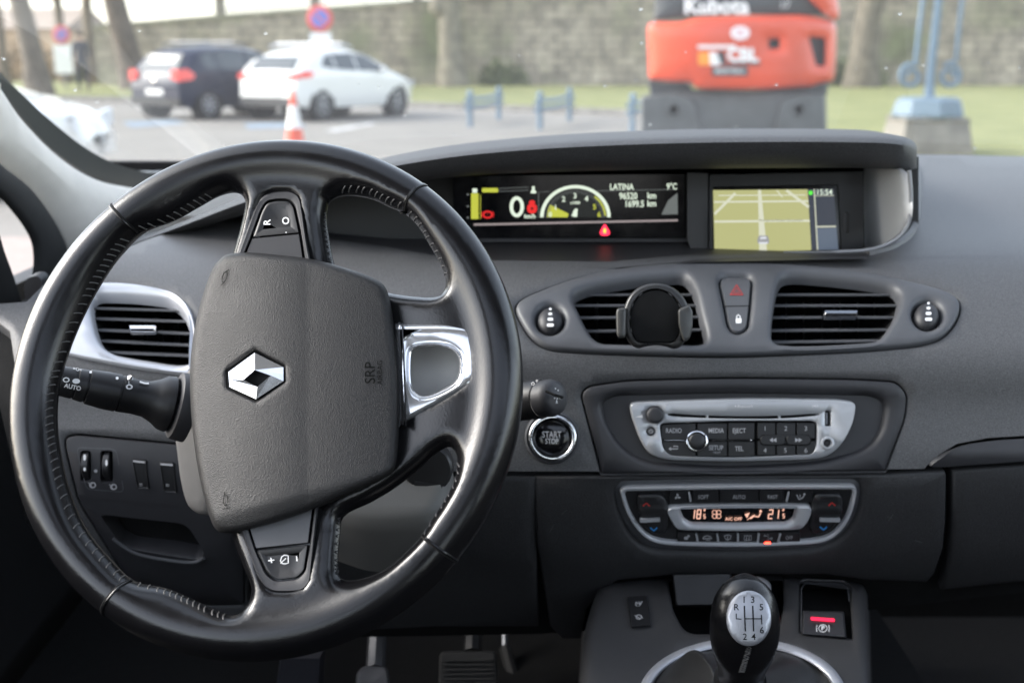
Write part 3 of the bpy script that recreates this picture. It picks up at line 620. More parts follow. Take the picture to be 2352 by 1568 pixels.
# ------------------------------------------------------------------ climate control
cl = thing('climate_control_panel', tuple(S(1690,1185)), 'black heating control panel in a silver ring with an orange lit temperature readout', 'climate control')
ringo = rp([(1422,1126,10),(1434,1117,10),(1683,1113,60),(1962,1113,12),(1970,1124,10),(1966,1152,20),(1952,1195,40),(1922,1232,40),(1884,1249,40),(1724,1256,60),(1562,1254,60),(1500,1248,40),(1464,1222,40),(1435,1174,30)], 10)
ringi = offset(ringo if area(ringo) > 0 else ringo[::-1], 11)
b = MB(); b.plate(S, grow(ringo, 26), ((0,-.012),(3,-.008),(14,-.005)), sp=60); b.build('surround', M['smooth'], cl, ang=60)  # paler plastic paints in the lit crescent around the ring
b = MB(); b.plate(S, ringo, ((0,-.008),(1,-.001),(3,.0015)), [ringi], ((3.5,.0015),(1,0),(0,-.004)), sp=60); b.build('ring', M['bezel'], cl, ang=60)
b = MB(); b.plate(S, grow(ringi, 1), ((0,-.003),), sp=60); b.build('faceplate', M['black'], cl)
bz = rp([(1527,1170,8),(1537,1160,8),(1683,1157,60),(1859,1158,8),(1866,1169,8),(1858,1192,14),(1842,1212,10),(1821,1215,10),(1683,1218,60),(1566,1216,10),(1549,1210,12)], 8)
wn = rp([(1563,1169,4),(1683,1165,60),(1826,1166,4),(1820,1190,8),(1805,1198,8),(1683,1201,60),(1586,1199,8),(1570,1189,8)], 6)
b = MB(); b.plate(S, bz, ((0,-.004),(1,.0015),(4,.004)), [wn], ((9,.004),(4,.002),(0,-.002)), sp=40); b.build('display_frame', M['bezel'], cl, ang=60)
b = MB(); b.plate(S, grow(wn, 2), ((0,-.0015),), sp=60); ds = b.build('display', M['gloss'], cl)
b = MB()
def seg(b, ch, u, v, hgt, wd, S_, h, lw=2.2, sl=.1):
    x0, x1, y0, y1, ym = -wd/2, wd/2, -hgt/2, hgt/2, 0
    sg = {'a': ((x0,y0),(x1,y0)), 'b': ((x1,y0),(x1,ym)), 'c': ((x1,ym),(x1,y1)), 'd': ((x0,y1),(x1,y1)), 'e': ((x0,ym),(x0,y1)), 'f': ((x0,y0),(x0,ym)), 'g': ((x0,ym),(x1,ym))}
    on = {'1': 'bc', '8': 'abcdefg', '5': 'afgcd', '2': 'abged', 'o': 'abgf'}[ch]
    for k_ in on:
        (a0, b0), (a1, b1) = sg[k_]; b.bar(S_, (u+a0-b0*sl, v+b0), (u+a1-b1*sl, v+b1), lw, h, h+.0003)
seg(b,'1',1592,1180,20,6,S,0); seg(b,'8',1605,1180,20,8,S,0); seg(b,'5',1618,1185,9,4,S,0,1.5); seg(b,'o',1618,1172,7,3,S,0,1.3)
seg(b,'2',1770,1180,20,9,S,0); seg(b,'1',1786,1180,20,4,S,0); seg(b,'5',1800,1184,9,4,S,0,1.5); seg(b,'o',1799,1172,7,3,S,0,1.3)
for k_ in range(4):
    a = math.pi/4 + k_*math.pi/2; b.line(S, ell(1646+6.5*math.cos(a), 1180+6.5*math.sin(a), 5.5, 4.8, 12), 1.4, .0003, closed=True)
b.text(S, 'A/C OFF', 1685, 1191, 10.5, .0003, bold=.02)
b.poly(S, [(1710,1180),(1722,1176),(1716,1189)], .0003); b.poly(S, ell(1747,1173,3), .0003); b.line(S, [(1723,1190),(1732,1184),(1742,1186),(1747,1177)], 3, .0003); b.line(S, [(1716,1193),(1724,1187),(1733,1181)], 1.5, .0003)
b.build('readout', E_['orange'], ds)
for nm, us_, lab in (('fan', 1556, None), ('SOFT', 1615, 'SOFT'), ('AUTO', 1697, 'AUTO'), ('FAST', 1774, 'FAST'), ('air', 1839, None)):
    wd = {'fan': (1537,1578), 'SOFT': (1590,1651), 'AUTO': (1653,1742), 'FAST': (1744,1800), 'air': (1815,1866)}[nm]
    b = MB(); b.plate(S, rect(wd[0],1124,wd[1],1153,3), ((0,-.003),(0,0),(1.2,.0008)), sp=60); o = b.build('button', M['black'], cl)
    b = MB()
    if lab: b.text(S, lab, us_, 1140, 13, .0012, sx=.8)
    elif nm == 'fan':
        for k_ in range(3): b.poly(S, ell(us_+4*math.cos(k_*2.1+.5), 1139+4*math.sin(k_*2.1+.5), 3.6, 2, 10, k_*2.1), .0012)
    else: b.poly(S, ell(us_+8,1133,2.5), .0012); b.line(S, [(us_-10,1134),(us_-4,1145),(us_+3,1142),(us_+8,1135)], 2.4, .0012); b.line(S, [(us_-2,1134),(us_-2,1141)], 1.6, .0012)
    b.build('lettering', M['dimwhite'], o)
low_b = [('seat', 1577, 1556, 1599), ('car', 1625, 1603, 1647), ('front', 1671, 1650, 1693), ('rear', 1717, 1696, 1740), ('A/C', 1764, 1743, 1788), ('OFF', 1812, 1791, 1838)]
for nm, uc, a0, a1 in low_b:
    b = MB(); b.plate(S, rect(a0,1221,a1,1243 + (4 if nm == 'A/C' else 0),3), ((0,-.003),(0,0),(1.2,.0008)), sp=60); o = b.build('button', M['black'], cl)
    b = MB()
    if nm == 'OFF': b.text(S, 'OFF', uc, 1233, 12, .0012, sx=.8)
    elif nm == 'A/C': b.text(S, 'A/C', uc-4, 1228, 7.5, .0012); b.text(S, 'OFF', uc+4, 1235, 7.5, .0012)
    elif nm == 'seat': b.poly(S, rect(uc-6,1230,uc+3,1237,2), .0012); b.poly(S, ell(uc+4,1229,3), .0012)
    elif nm == 'car': b.line(S, [(uc-11,1235),(uc-8,1230),(uc,1228),(uc+6,1230),(uc+10,1234),(uc-11,1235)], 2, .0012); b.line(S, [(uc-4,1238),(uc+6,1238)], 1.5, .0012)
    elif nm == 'front': b.line(S, [(uc-8,1228),(uc,1226),(uc+8,1228),(uc+5,1236),(uc-5,1236)], 1.6, .0012, closed=True); b.line(S, [(uc,1229),(uc,1240)], 1.5, .0012)
    elif nm == 'rear': b.line(S, [(uc-8,1228),(uc+8,1228),(uc+8,1238),(uc-8,1238)], 1.6, .0012, closed=True); b.line(S, [(uc-3,1230),(uc-3,1240)], 1.3, .0012); b.line(S, [(uc+3,1230),(uc+3,1240)], 1.3, .0012)
    b.build('lettering', M['dimwhite'], o)
for (a0, b0), (a1, b1) in [((1582,1128),(1586,1150)),((1811,1128),(1806,1150))] + [((uc-dx,1223),(uc+dx,1242)) for uc, dx in ((1600.5,2),(1648,1.5),(1694.5,0),(1741,-1.5),(1789,-3))]:
    b = MB(); b.bar(S, (a0,b0),(a1,b1), 4, 0, .0017); b.build('divider_tick', M['bezel'], cl)
b = MB(); b.plate(S, rect(1755,1242,1770,1249,3), ((0,0),(1,.0014)), sp=60); b.build('indicator_light', M['led'], cl)
for q, (cu, cv), (du, dv), barp, sg in ((rp([(1463,1134,10),(1520,1133,14),(1536,1155,14),(1534,1215,12),(1516,1228,12),(1490,1222,20),(1466,1180,20)], 8), (1484,1155), (1501,1212), ((1469,1191),(1515,1189)), 1), (rp([(1870,1132,14),(1930,1132,12),(1937,1150,12),(1930,1190,20),(1905,1222,16),(1872,1228,12),(1858,1212,12),(1862,1160,14)], 8), (1909.5,1154), (1890,1210), ((1881,1189),(1927,1190)), -1)):
    b = MB(); b.plate(S, q, ((0,-.003),(1,.0005),(4,.0018)), sp=10, hf=lambda u, v: .0025*math.exp(-((v-1172)/9)**2) - .001*math.exp(-((v-1186)/7)**2)); o = b.build('temperature_rocker', M['black'], cl, ang=70)
    b = MB(); b.line(S, [(cu-8,cv+4),(cu,cv-3),(cu+8,cv+4)], 3.2, .0024); b.build('up_arrow', M['redprint'], o)
    b = MB(); b.line(S, [(du-8,dv-4),(du,dv+3),(du+8,dv-4)], 3.6, .0024); b.build('down_arrow', M['bluprint'], o)
    b = MB(); b.bar(S, *barp, 7, 0, .0042); b.build('rocker_bar', M['bezel'], o)

for sx, lb in ((-.20, 'unseen driver seat added to block light'), (.62, 'unseen front passenger seat added to block light')):  # unseen seats added to keep light from behind off the footwell
    t = thing('light_blocking_seat', (sx, -.1, .3), lb + (' behind the steering wheel' if sx < 0 else ' facing the glovebox'), 'car seat', 'front seats')
    b = MB(); b.box((sx, .02, .56), (.50, .52, .16)); o = b.build('cushion', M['carpet'], t); md = o.modifiers.new('b', 'BEVEL'); md.width = .05; md.segments = 4
    b = MB(); b.box((sx, -.42, .90), (.48, .14, .66), Matrix.Rotation(math.radians(14), 3, 'X')); o = b.build('backrest', M['carpet'], t); md = o.modifiers.new('b', 'BEVEL'); md.width = .05; md.segments = 4
    b = MB(); b.box((sx, -.52, 1.32), (.27, .10, .18)); o = b.build('headrest', M['carpet'], t); md = o.modifiers.new('b', 'BEVEL'); md.width = .04; md.segments = 4
# ================================================================== DISPLAYS
ID = Flat((1060,400,1.325),(1060,560,1.322),(1575,400,1.325))
it = thing('instrument_display', tuple(ID(1320,470)), 'wide black digital instrument display with lit rev counter arc and large zero', 'instrument display')
b = MB(); b.plate(ID, rp([(1040,404),(1575,399),(1576,546),(1040,549)], 4), ((0,-.004),(1,0)), sp=200); b.build('display_glass', M['gloss'], it)
b = MB(); b.bar(ID, (1592,396),(1592,548), 30, -.004, .004); b.bar(ID, (1040,552),(1592,552), 8, -.004, .004); b.build('display_frame', M['trim'], it)
def part(nm, m, fn, par=it, **k): b = MB(); fn(b); return b.build(nm, m, par, **k)
def fn(b):
    b.poly(ID, rect(1082,444,1099,503,1)); b.bar(ID, (1103.5,447),(1103.5,503), 1.4, 0, .0004)
part('fuel_gauge', E_['yellow'], fn)
part('temperature_bar', E_['yellow'], lambda b: b.poly(ID, rect(1107,432,1144,442,3)))
def fn(b):
    b.line(ID, [(1146,440),(1146,433),(1214,430),(1214,437),(1146,440)], 1.3)
part('gauge_outline', E_['dim'], fn)
part('frame_line', E_['dim'], lambda b: b.line(ID, [(1237,500),(1237,441),(1262,440)], 1.5))
part('fuel_symbol', E_['white'], lambda b: b.poly(ID, rect(1085,433,1096,443,2)))
part('temperature_symbol', E_['white'], lambda b: b.poly(ID, [(1222,428),(1228,428),(1228,437),(1232,440),(1231,444),(1219,444),(1219,440),(1222,437)]))
for v in (447, 474, 500): part('scale_mark', E_['dim'], lambda b: b.poly(ID, rect(1072,v-2,1077,v+2,1)))
def fn(b):
    a = ell(1187,475,16.5,24,28); c = ell(1187,475,8.5,16,28); n = len(a); b.add([ID(*p, .0004) for p in a + c], [(i, (i+1) % n, n+(i+1) % n, n+i) for i in range(n)])
    b.text(ID, 'km/h', 1217, 497, 13, bold=.03)
part('speed_readout', E_['white'], fn)
def fn(b):
    b.plate(ID, ell(1120,493,12,9,20), ((0,.0004),), [ell(1120,493,8,5.5,16)], ((0,.0004),)); b.text(ID, '!', 1120, 493, 9); b.line(ID, [(1108,486),(1106,493),(1108,500)], 1.5)
    b.line(ID, [(1132,486),(1134,493),(1132,500)], 1.5)
part('brake_warning_symbol', E_['red'], fn)
def fn(b):
    b.poly(ID, ell(1222,465,7,5)); b.plate(ID, ell(1222,479,11.5,12), ((0,.0004),), [ell(1222,479,3,3,10)], ((0,.0004),)); b.poly(ID, rect(1211,472,1233,476,1), .0005); b.poly(ID, rect(1213,484,1231,488,1), .0005)
part('warning_symbol', E_['red'], fn)
def arc(b, r0, r1, a0, a1, cu=1321.6, cv=499, asp=.91, n=48, h=.0005):
    A = [math.radians(a0+(a1-a0)*i/n) for i in range(n+1)]
    vs = [ID(cu+r*math.cos(a), cv-r*asp*math.sin(a), h) for r in (r0, r1) for a in A]; b.add(vs, [(i, i+1, n+2+i, n+1+i) for i in range(n)])
rc = part('rev_counter', E_['white'], lambda b: arc(b, 73, 81, 0, 180))
part('rev_dial', E_['dark'], lambda b: arc(b, 2, 70, 0, 180, h=.0002), rc)
def fn(b):
    for i in range(0, 49):
        a = math.radians(180 - i*180/48); r0 = 60 if i % 8 else 57; b.line(ID, [(1321.6+r0*math.cos(a), 499-r0*.91*math.sin(a)), (1321.6+69*math.cos(a), 499-69*.91*math.sin(a))], 1.1, .0009)
part('tick_marks', E_['dim'], fn, rc)
def fn(b):
    for ch, a in (('1',153),('2',122),('3',91),('4',60)): b.text(ID, ch, 1321.6+51*math.cos(math.radians(a)), 499-53*.91*math.sin(math.radians(a)), 17, .0009, bold=.02)
    b.text(ID, 'x1000', 1321, 466, 9, .0009, bold=.03); b.poly(ID, rect(1316,484,1326,498,2), .0009); b.poly(ID, ell(1323,483,4), .0009); b.poly(ID, ell(1316,494,3), .0009)
part('dial_numerals', E_['white'], fn, rc)
def fn(b):
    b.plate(ID, [(1256,499),(1258,483),(1263,470),(1306,491),(1304,499)], ((0,.0006),), sp=200)
    pass
part('rev_sector', E_['yellow'], fn, rc)
def fn(b):
    b.text(ID, '5', 1321.6+51*math.cos(math.radians(30)), 499-51*.91*.5, 17, .0009, bold=.02); b.text(ID, '6', 1376, 493, 17, .0009, bold=.02); pass
part('dial_numerals', E_['yellow'], fn, rc)
part('upper_rev_arc', E_['yellow'], lambda b: arc(b, 66, 71, 3, 50, h=.0007, n=12), rc)
part('dial_numerals', E_['white'], lambda b: b.text(ID, '0', 1264, 493, 15, .0011, bold=.02), rc)
def fn(b):
    b.text(ID, 'LATINA', 1428, 430, 20, sx=.8, bold=.02); b.text(ID, '9\u00b0C', 1543, 429, 20, sx=.75, bold=.02)
    b.text(ID, '96520', 1443, 451, 21, sx=.8, bold=.02); b.text(ID, 'km', 1497, 450, 20, sx=.85, bold=.02); b.text(ID, '1699.5', 1457, 469, 21, sx=.8, bold=.02); b.text(ID, 'km', 1497, 468, 20, sx=.85, bold=.02)
part('trip_readout', E_['white'], fn)
part('readout_line', E_['dim'], lambda b: b.line(ID, [(1372,438.5),(1555,435)], 1.3))
part('corner_glow', E_['dim'], lambda b: b.poly(ID, [(1519,493),(1535,460),(1556,443),(1557,492)], .0003))
part('bottom_rule', E_['pink'], lambda b: b.line(ID, [(1088,516),(1557,506)], 4.5))
wl = part('warning_lamp', E_['red'], lambda b: b.poly(ID, cr([(1389,515),(1395,523),(1401,535),(1397,540),(1381,540),(1378,535),(1383,523)], 4)))
for m_ in [E_['red']]: pass
lampm = emi('warning_lamp_red', (1, .03, .08), .5); wl.data.materials[0] = lampm
part('lamp_core', E_['core'], lambda b: b.poly(ID, ell(1389,530,3.5,6), .0008), wl)
# navigation screen
NS = Flat((1640,405,1.31),(1640,578,1.297),(1980,405,1.31))
nv = thing('navigation_screen', tuple(NS(1780,500)), 'colour navigation screen showing an olive map with white roads and the time 15:54', 'navigation screen')
b = MB(); b.plate(NS, [(1628,400),(1984,392),(1986,590),(1628,590)], ((0,-.01),(1,0),(2,.001)), [rp([(1638,430),(1924,426),(1932,590),(1638,590)], 3)], ((2,.001),(0,-.002)), sp=60); b.build('bezel', M['black'], nv)
b = MB(); b.plate(NS, [(1634,420),(1932,418),(1938,590),(1634,590)], ((0,-.0022),), sp=200); b.build('screen_glass', M['gloss'], nv)
b = MB(); b.poly(NS, [(1638,437),(1855,435),(1864,579),(1641,580)], -.0015); mp_ = b.build('map', E_['map'], nv)
def fn(b):
    h = -.001
    b.plate(NS, [(1741,436),(1748,436),(1762,579),(1744,579)], ((0,h),), sp=300); b.line(NS, [(1640,464),(1857,462)], 4, h); b.line(NS, [(1641,509),(1860,507)], 5, h); b.line(NS, [(1641,492),(1689,444)], 6, h)
    b.line(NS, [(1806,437),(1858,476)], 6, h); b.line(NS, [(1784,437),(1797,453)], 3, h); b.line(NS, [(1650,449),(1850,448)], 2.5, h)
part('map_road', E_['road'], fn, mp_)
part('street_name', emi('map_lettering', (.25,.26,.18), .15), lambda b: b.text(NS, 'Avenue du Passeur De Lunaret', 1794, 506, 8, -.0006, sx=1.0), mp_)
def fn(b): b.plate(NS, rp([(1743,541),(1763,541),(1767,552),(1766,560),(1741,560),(1739,552)], 4), ((0,-.0006),), sp=300)
part('car_marker', emi('marker_grey', (.28,.28,.29), .25), fn, mp_)
part('marker_window', emi('marker_light', (.6,.62,.66), .25), lambda b: (b.poly(NS, rect(1746,544,1760,549,2), -.0003), b.poly(NS, rect(1743,556,1764,560,2), -.0003)), mp_)
sp_ = part('side_panel', E_['side'], lambda b: b.poly(NS, [(1855,435),(1915,434),(1926,578),(1864,579)], -.0014), nv)
part('side_panel_section', E_['side2'], lambda b: b.poly(NS, [(1874,524),(1921,523),(1926,578),(1878,578)], -.001), sp_)
part('panel_line', E_['road'], lambda b: (b.line(NS, [(1870,434),(1878,579)], 2.4, -.0008), b.line(NS, [(1873,521),(1920,520)], 3, -.0008), b.line(NS, [(1872,450),(1916,449)], 1.2, -.0008)), sp_)
part('status_dot', E_['green'], lambda b: b.poly(NS, ell(1862,443,5), -.0008), sp_)
part('clock_digits', E_['white'], lambda b: b.text(NS, '15:54', 1893, 442, 18, -.0008, sx=.95, bold=.01), sp_)
b = MB(); b.plate(NS, rect(1938,486,1950,536,6), ((0,0),(1,.002),(3,.0025)), sp=60); b.build('side_button', M['black'], nv)

# ================================================================== PHONE HOLDER
PH = Flat((1506,640,1.052),(1506,800,1.035),(1606,640,1.052))
ph = thing('phone_holder', tuple(PH(1506,726)), 'round black spring clamp phone holder clipped to the left louvred centre vent', 'phone holder')
disc = cr([(1506,650),(1540,657),(1568,680),(1584,712),(1586,745),(1578,775),(1562,797),(1545,801),(1530,796),(1506,793),(1482,796),(1467,800),(1450,792),(1436,770),(1430,742),(1434,705),(1448,676),(1473,657)], 4)
b = MB(); b.plate(PH, disc, ((0,-.012),(0,-.001),(2,.002),(6,.0035)), [cr([(1506,664),(1535,672),(1557,694),(1566,725),(1562,760),(1548,784),(1506,786),(1464,784),(1450,760),(1447,725),(1456,694),(1478,671)], 4)], ((2,.0035),(0,.0015)), sp=30); b.build('housing', mat('scuffed_black_plastic', (.018,.0175,.017), .35, rvar=(120,.12)), ph, ang=50)
b = MB(); b.plate(PH, cr([(1506,666),(1535,674),(1556,695),(1565,725),(1561,759),(1547,783),(1506,785),(1465,783),(1451,759),(1448,725),(1457,695),(1478,673)], 4), ((0,.001),(1,.0022),(3,.0025)), sp=30); b.build('face_pad', M['deep'], ph)
for q in ([(1415,715),(1418,708),(1437,706),(1439,712),(1438,770),(1434,777),(1420,776),(1416,765)], [(1557,712),(1566,706),(1583,700),(1591,715),(1591,750),(1584,778),(1572,786),(1566,775),(1558,745)]):
    b = MB(); b.plate(PH, rp(q, 5), ((0,-.006),(0,.008),(1.5,.0105),(4,.0115)), sp=60); b.build('clamp_arm', mat('worn_grey_plastic', (.035,.035,.033), .38, rvar=(90,.1)), ph, ang=50)
b = MB(); b.tube([PH(1506,726,-.004), S(1506,730,-.012)], .009, 12); b.build('vent_clip', M['black'], ph)

# ================================================================== COLUMN SHROUD AND STALKS
cs = thing('steering_column_shroud', (-.18, .98, .88), 'warm grey plastic cowl around the steering column behind the wheel', 'column shroud')
C1 = Field(lambda u, v: .975 + .00035*max(0, 470-u))
b = MB(); b.plate(C1, cr([(560,780),(560,1230),(500,1210),(478,1196),(445,1190),(418,1168),(400,1110),(392,1050),(386,1000),(388,950),(398,900),(408,862),(428,835),(450,800)], 4), ((0,-.06),(3,-.01),(10,-.003),(24,0)), sp=20); b.build('upper_cowl', mat('shroud_grey_plastic', (.075,.073,.071), .6, bump=(1200,.00015)), cs, ang=70)
C2 = Field(lambda u, v: .99 - .0003*(v-1080))
b = MB(); b.plate(C2, cr([(700,1000),(1020,1010),(1042,1060),(1040,1120),(1020,1170),(985,1196),(930,1203),(840,1203),(780,1190),(700,1150)], 4), ((0,-.10),(4,-.02),(14,-.004),(30,0)), sp=20); b.build('lower_cowl', mat('shroud_beige_plastic', (.11,.107,.10), .62, bump=(1200,.00015)), cs, ang=70)
b = MB(); c = C2(985, 1080, .004); b.lathe(c, (0,-1,.15), [(-.02,.021),(.003,.021),(.005,.019),(.0055,.0)], 24); b.tube([c + Vector((-.012,-.004,-.012)), c + Vector((.012,-.004,-.015))], .004, 8); b.build('adjuster_knob', M['black'], cs)
b = MB(); b.plate(Flat((800,1180,.98),(800,1300,1.05),(900,1180,.98)), cr([(700,1190),(960,1200),(930,1225),(800,1235),(700,1240)], 4), ((0,-.05),(5,0)), sp=40); b.build('lower_cover', M['black'], cs)
st1 = thing('lighting_stalk', tuple(P(260,890,.95)), 'fat black light switch stalk with white symbols left of the steering column', 'stalk')
A0, A1 = P(110,868,.925), P(425,935,.965); AX = (A1 - A0)
def stk(t): return A0 + AX*t
px = (AX.length) / 320
b = MB(); b.lathe(A0, AX, [(0,0),(0,.0095),(.0012,.0115),(.02,.0125),(.0205,.0118),(.0215,.0118),(.022,.0128),(.029,.0135),(.0295,.0125),(.0305,.0125),(.031,.0142),(.045,.0155),(.055,.0155),(.0555,.0145),(.0565,.0145),(.057,.0152),(.068,.0145),(.078,.0150),(.086,.0185),(.092,.0225),(.098,.0235),(.0995,.022),(.10,.0)], 40); b.build('stalk_body', M['black'], st1, ang=35)
b = MB(); b.lathe(A0 + AX.normalized()*.1005, AX, [(0,0),(0,.022),(.002,.0275),(.006,.0285),(.014,.029)], 40); b.build('collar', M['trim'], st1)
class Cyl:
    """surface of the stalk facing the driver"""
    def __call__(s, u, v, h=0.0):
        d = ray(u, v); ax = AX.normalized()
        for r in (.0125, .0155, .0165):
            w_ = CAM - A0; dp = d - ax*d.dot(ax); wp = w_ - ax*w_.dot(ax); a = dp.dot(dp); bb = 2*dp.dot(wp); R_ = s.r(u) + h + .0003; c_ = wp.dot(wp) - R_*R_; D = bb*bb - 4*a*c_
            if D < 0: return P(u, v, .93)
            return CAM + d * ((-bb - math.sqrt(D)) / (2*a))
    def r(s, u):
        return .0125 if u < 195 else (.0135 if u < 215 else .0156)
CY = Cyl()
ro = math.atan2(935-868, 425-110)
b = MB(); b.text(CY, 'AUTO', 167, 889, 14, rot=ro, bold=.03); b.plate(CY, ell(152,872,8,6,14), ((0,.0003),), [ell(152,872,5,3.5,12)], ((0,.0003),)); b.poly(CY, ell(175,875,9,6,14), .0003); b.poly(CY, ell(208,854,3,3), .0003); b.poly(CY, ell(269,868,3.4,3.4), .0003)
b.text(CY, '=O=', 178, 848, 11, rot=ro); b.poly(CY, rect(292,862,306,872,3), .0003); b.plate(CY, ell(297,888,8,6), ((0,.0003),), [ell(297,888,4,3)], ((0,.0003),)); b.line(CY, [(321,876),(333,880),(342,880)], 4, .0003); b.line(CY, [(296,874),(296,882)], 1.6, .0003)
b.build('symbols', M['white'], st1)
st2 = thing('wiper_stalk', tuple(P(1240,905,.99)), 'short black wiper stalk with a split end button poking out right of the wheel', 'stalk')
B0, B1 = P(1150,925,1.0), P(1282,912,.955); BX = B1 - B0
b = MB(); L_ = BX.length; b.lathe(B0, BX, [(0,.0175),(L_*.72,.0165),(L_*.74,.0158)], 36); b.build('stalk_body', M['black'], st2)
b = MB(); b.lathe(B0 + BX*.74, BX, [(0,.0154),(L_*.14,.0158),(L_*.22,.014),(L_*.26,.010),(L_*.275,0)], 36); eb = b.build('end_button', M['trim'], st2)
b = MB(); dd = Vector((.3,-1,.3)).normalized()
b.tube([P(1254,898,B1.y-.012), P(1272,906,B1.y-.016), P(1292,912,B1.y-.008)], .0012, 8); b.build('button_split', M['deep'], eb)
b = MB(); T2 = Flat((1225,880,.962),(1225,930,.960),(1245,880,.958))
b.plate(T2, ell(1217,892,5,5,16), ((0,.0003),), [ell(1217,892,3,3,12)], ((0,.0003),)); b.plate(T2, ell(1224,881,4,4,16), ((0,.0003),), [ell(1224,881,2.4,2.4,12)], ((0,.0003),)); b.plate(T2, ell(1233,874,2.5,3,16), ((0,.0003),), [ell(1233,874,1.3,1.8,12)], ((0,.0003),))
b.build('symbols', M['white'], st2)
T3 = Flat((1270,880,.944),(1270,930,.944),(1290,880,.946))
b = MB()
for q in ((1276,892),(1282,896),(1274,914),(1280,915),(1286,914),(1279,922)): b.poly(T3, ell(q[0],q[1],2,2,8), .0003)
b.line(T3, [(1279,918),(1277,926),(1282,925)], 1.5); b.build('symbols', M['white'], eb)

# ================================================================== STEERING WHEEL
sil = [(30,890),(1200,860),(650,325),(600,1520),(984,429),(1048,1291),(240,1409),(263,473)]
yw, el_ = math.radians(-8.5), math.radians(27)
WN = Vector((math.sin(yw)*math.cos(el_), -math.cos(yw)*math.cos(el_), math.sin(el_)))
WX = WN.cross(Vector((0,0,1))).normalized() * -1; WY = WN.cross(WX).normalized()
if WX.x < 0: WX = -WX
if WY.z < 0: WY = -WY
d0 = ray(615, 922); WO = CAM + d0 * (.87 / math.sqrt(d0.dot(d0)) * 1.02)
def w2(u, v, h=0.0):
    d = ray(u, v); o = WO + WN*h; p = CAM + d * ((o - CAM).dot(WN) / d.dot(WN)) - WO; return (p.dot(WX), p.dot(WY))
def wl3(x, y, h): return WO + WX*x + WY*y + WN*h
A_ = np.array([[2*x, 2*y, 1] for x, y in (w2(*p) for p in sil)]); B_ = np.array([x*x+y*y for x, y in (w2(*p) for p in sil)])
s_ = np.linalg.lstsq(A_, B_, rcond=None)[0]; WCX, WCY = s_[0], s_[1]; WR = math.sqrt(s_[2] + WCX**2 + WCY**2)
WC = wl3(WCX, WCY, 0)
class WS:
    def __call__(s, u, v, h=0.0): x, y = w2(u, v, h); return wl3(x, y, h)
W_ = WS()
swh = thing('steering_wheel', tuple(WC), 'black leather steering wheel turned a quarter with chrome spoke insert and stitched rim', 'steering wheel')
holeL = cr([(532,442),(499,450),(459,473),(399,507),(321,537),(276,583),(243,630),(211,685),(172,768),(141,857),(131,909),(130,977),(138,1039),(156,1117),(193,1206),(250,1279),(307,1332),(382,1350),(434,1371),(486,1395),(531,1411),(556,1405),(573,1378),(576,1350),(552,1294),(531,1246),(515,1180),(508,900),(512,640),(526,580),(546,527),(559,487),(563,462),(553,447)], 4)
holeU = cr([(753,480),(749,505),(753,549),(761,600),(772,632),(830,652),(893,668),(950,678),(1003,680),(1021,666),(1023,640),(1010,604),(986,562),(960,520),(929,490),(888,472),(856,457),(808,448),(776,452),(758,463)], 4)
holeD = cr([(783,1185),(850,1150),(905,1118),(965,1072),(1005,1038),(1033,1026),(1048,1042),(1050,1066),(1043,1108),(1015,1160),(998,1185),(970,1230),(932,1269),(890,1304),(848,1323),(810,1332),(786,1329),(777,1316),(775,1293),(777,1230)], 4)
holeC = cr([(942,801),(960,793),(1023,793),(1050,807),(1060,828),(1055,872),(1035,891),(976,914),(949,904),(940,885),(938,840)], 4)
pl2 = [[w2(*p) for p in h] for h in (holeL, holeU, holeD, holeC)]
pl2 = [dedup(p, 1e-5) for p in pl2]; pl2 = [p if area(p) > 0 else p[::-1] for p in pl2]
pl2 = [densify(p, .003) for p in pl2]
outc = [(WCX + WR*math.cos(a), WCY + WR*math.sin(a)) for a in np.linspace(0, 2*math.pi, 360, endpoint=False)]
RT = .0172; RC = WR - RT
tp = rp([(530,640,4),(547,580,20),(585,476,30),(600,448,16),(633,438,14),(668,437,16),(690,450,16),(698,500,20),(706,560,20),(724,650,4)], 10, 6)
bp = rp([(535,1150,4),(553,1220,20),(590,1321,20),(606,1348,12),(626,1359,12),(660,1360,14),(694,1357,12),(713,1338,12),(722,1250,20),(731,1171,20),(738,1120,4)], 10, 6)
carve = [densify([w2(u, v, .007) for u, v in dedup(q)], .004) for q in (tp, bp)]
def wheel_h(pts):
    pts = np.asarray(pts, float); hh, dish = wheel_h0(pts)
    for q in carve:
        a = np.array(q); near = (pts[:,0] > a[:,0].min()) & (pts[:,0] < a[:,0].max()) & (pts[:,1] > a[:,1].min()) & (pts[:,1] < a[:,1].max())
        if near.any():
            k = np.where(near)[0]; p = pts[k]; ins_ = pip(p, q); d = bdist(p, [q]) * np.where(ins_, 1, -1); t = np.clip((d + .0005) / .003, 0, 1); t = t*t*(3-2*t)
            hh[k] = hh[k]*(1-t) + np.minimum(hh[k], .0045 - dish[k])*t
    return hh, dish
def wheel_h0(pts):
    pts = np.asarray(pts, float); rho = np.hypot(pts[:,0]-WCX, pts[:,1]-WCY); dh = bdist(pts, pl2); do = WR - rho; d = np.minimum(dh, do)
    hr = np.sqrt(np.maximum(0, RT**2 - (rho - RC)**2))
    hr = np.where(rho < RC, np.maximum(hr, RT*np.exp(-((RC-rho)/.021)**2)), hr)
    e = .011; hs = .0105 * np.sqrt(np.maximum(0, 1 - (1 - np.minimum(dh/e, 1))**2))
    k = .006; hh = np.maximum(hr, hs) + np.maximum(k - np.abs(hr - hs), 0)**2 / (4*k)
    e2 = .008; hh = hh * np.sqrt(np.maximum(0, 1 - (1 - np.minimum(np.maximum(d,0)/e2, 1))**2)) 
    t = np.clip((RC - .018 - rho) / .07, 0, 1); dish = -.010 * t*t*(3-2*t)
    return hh, dish
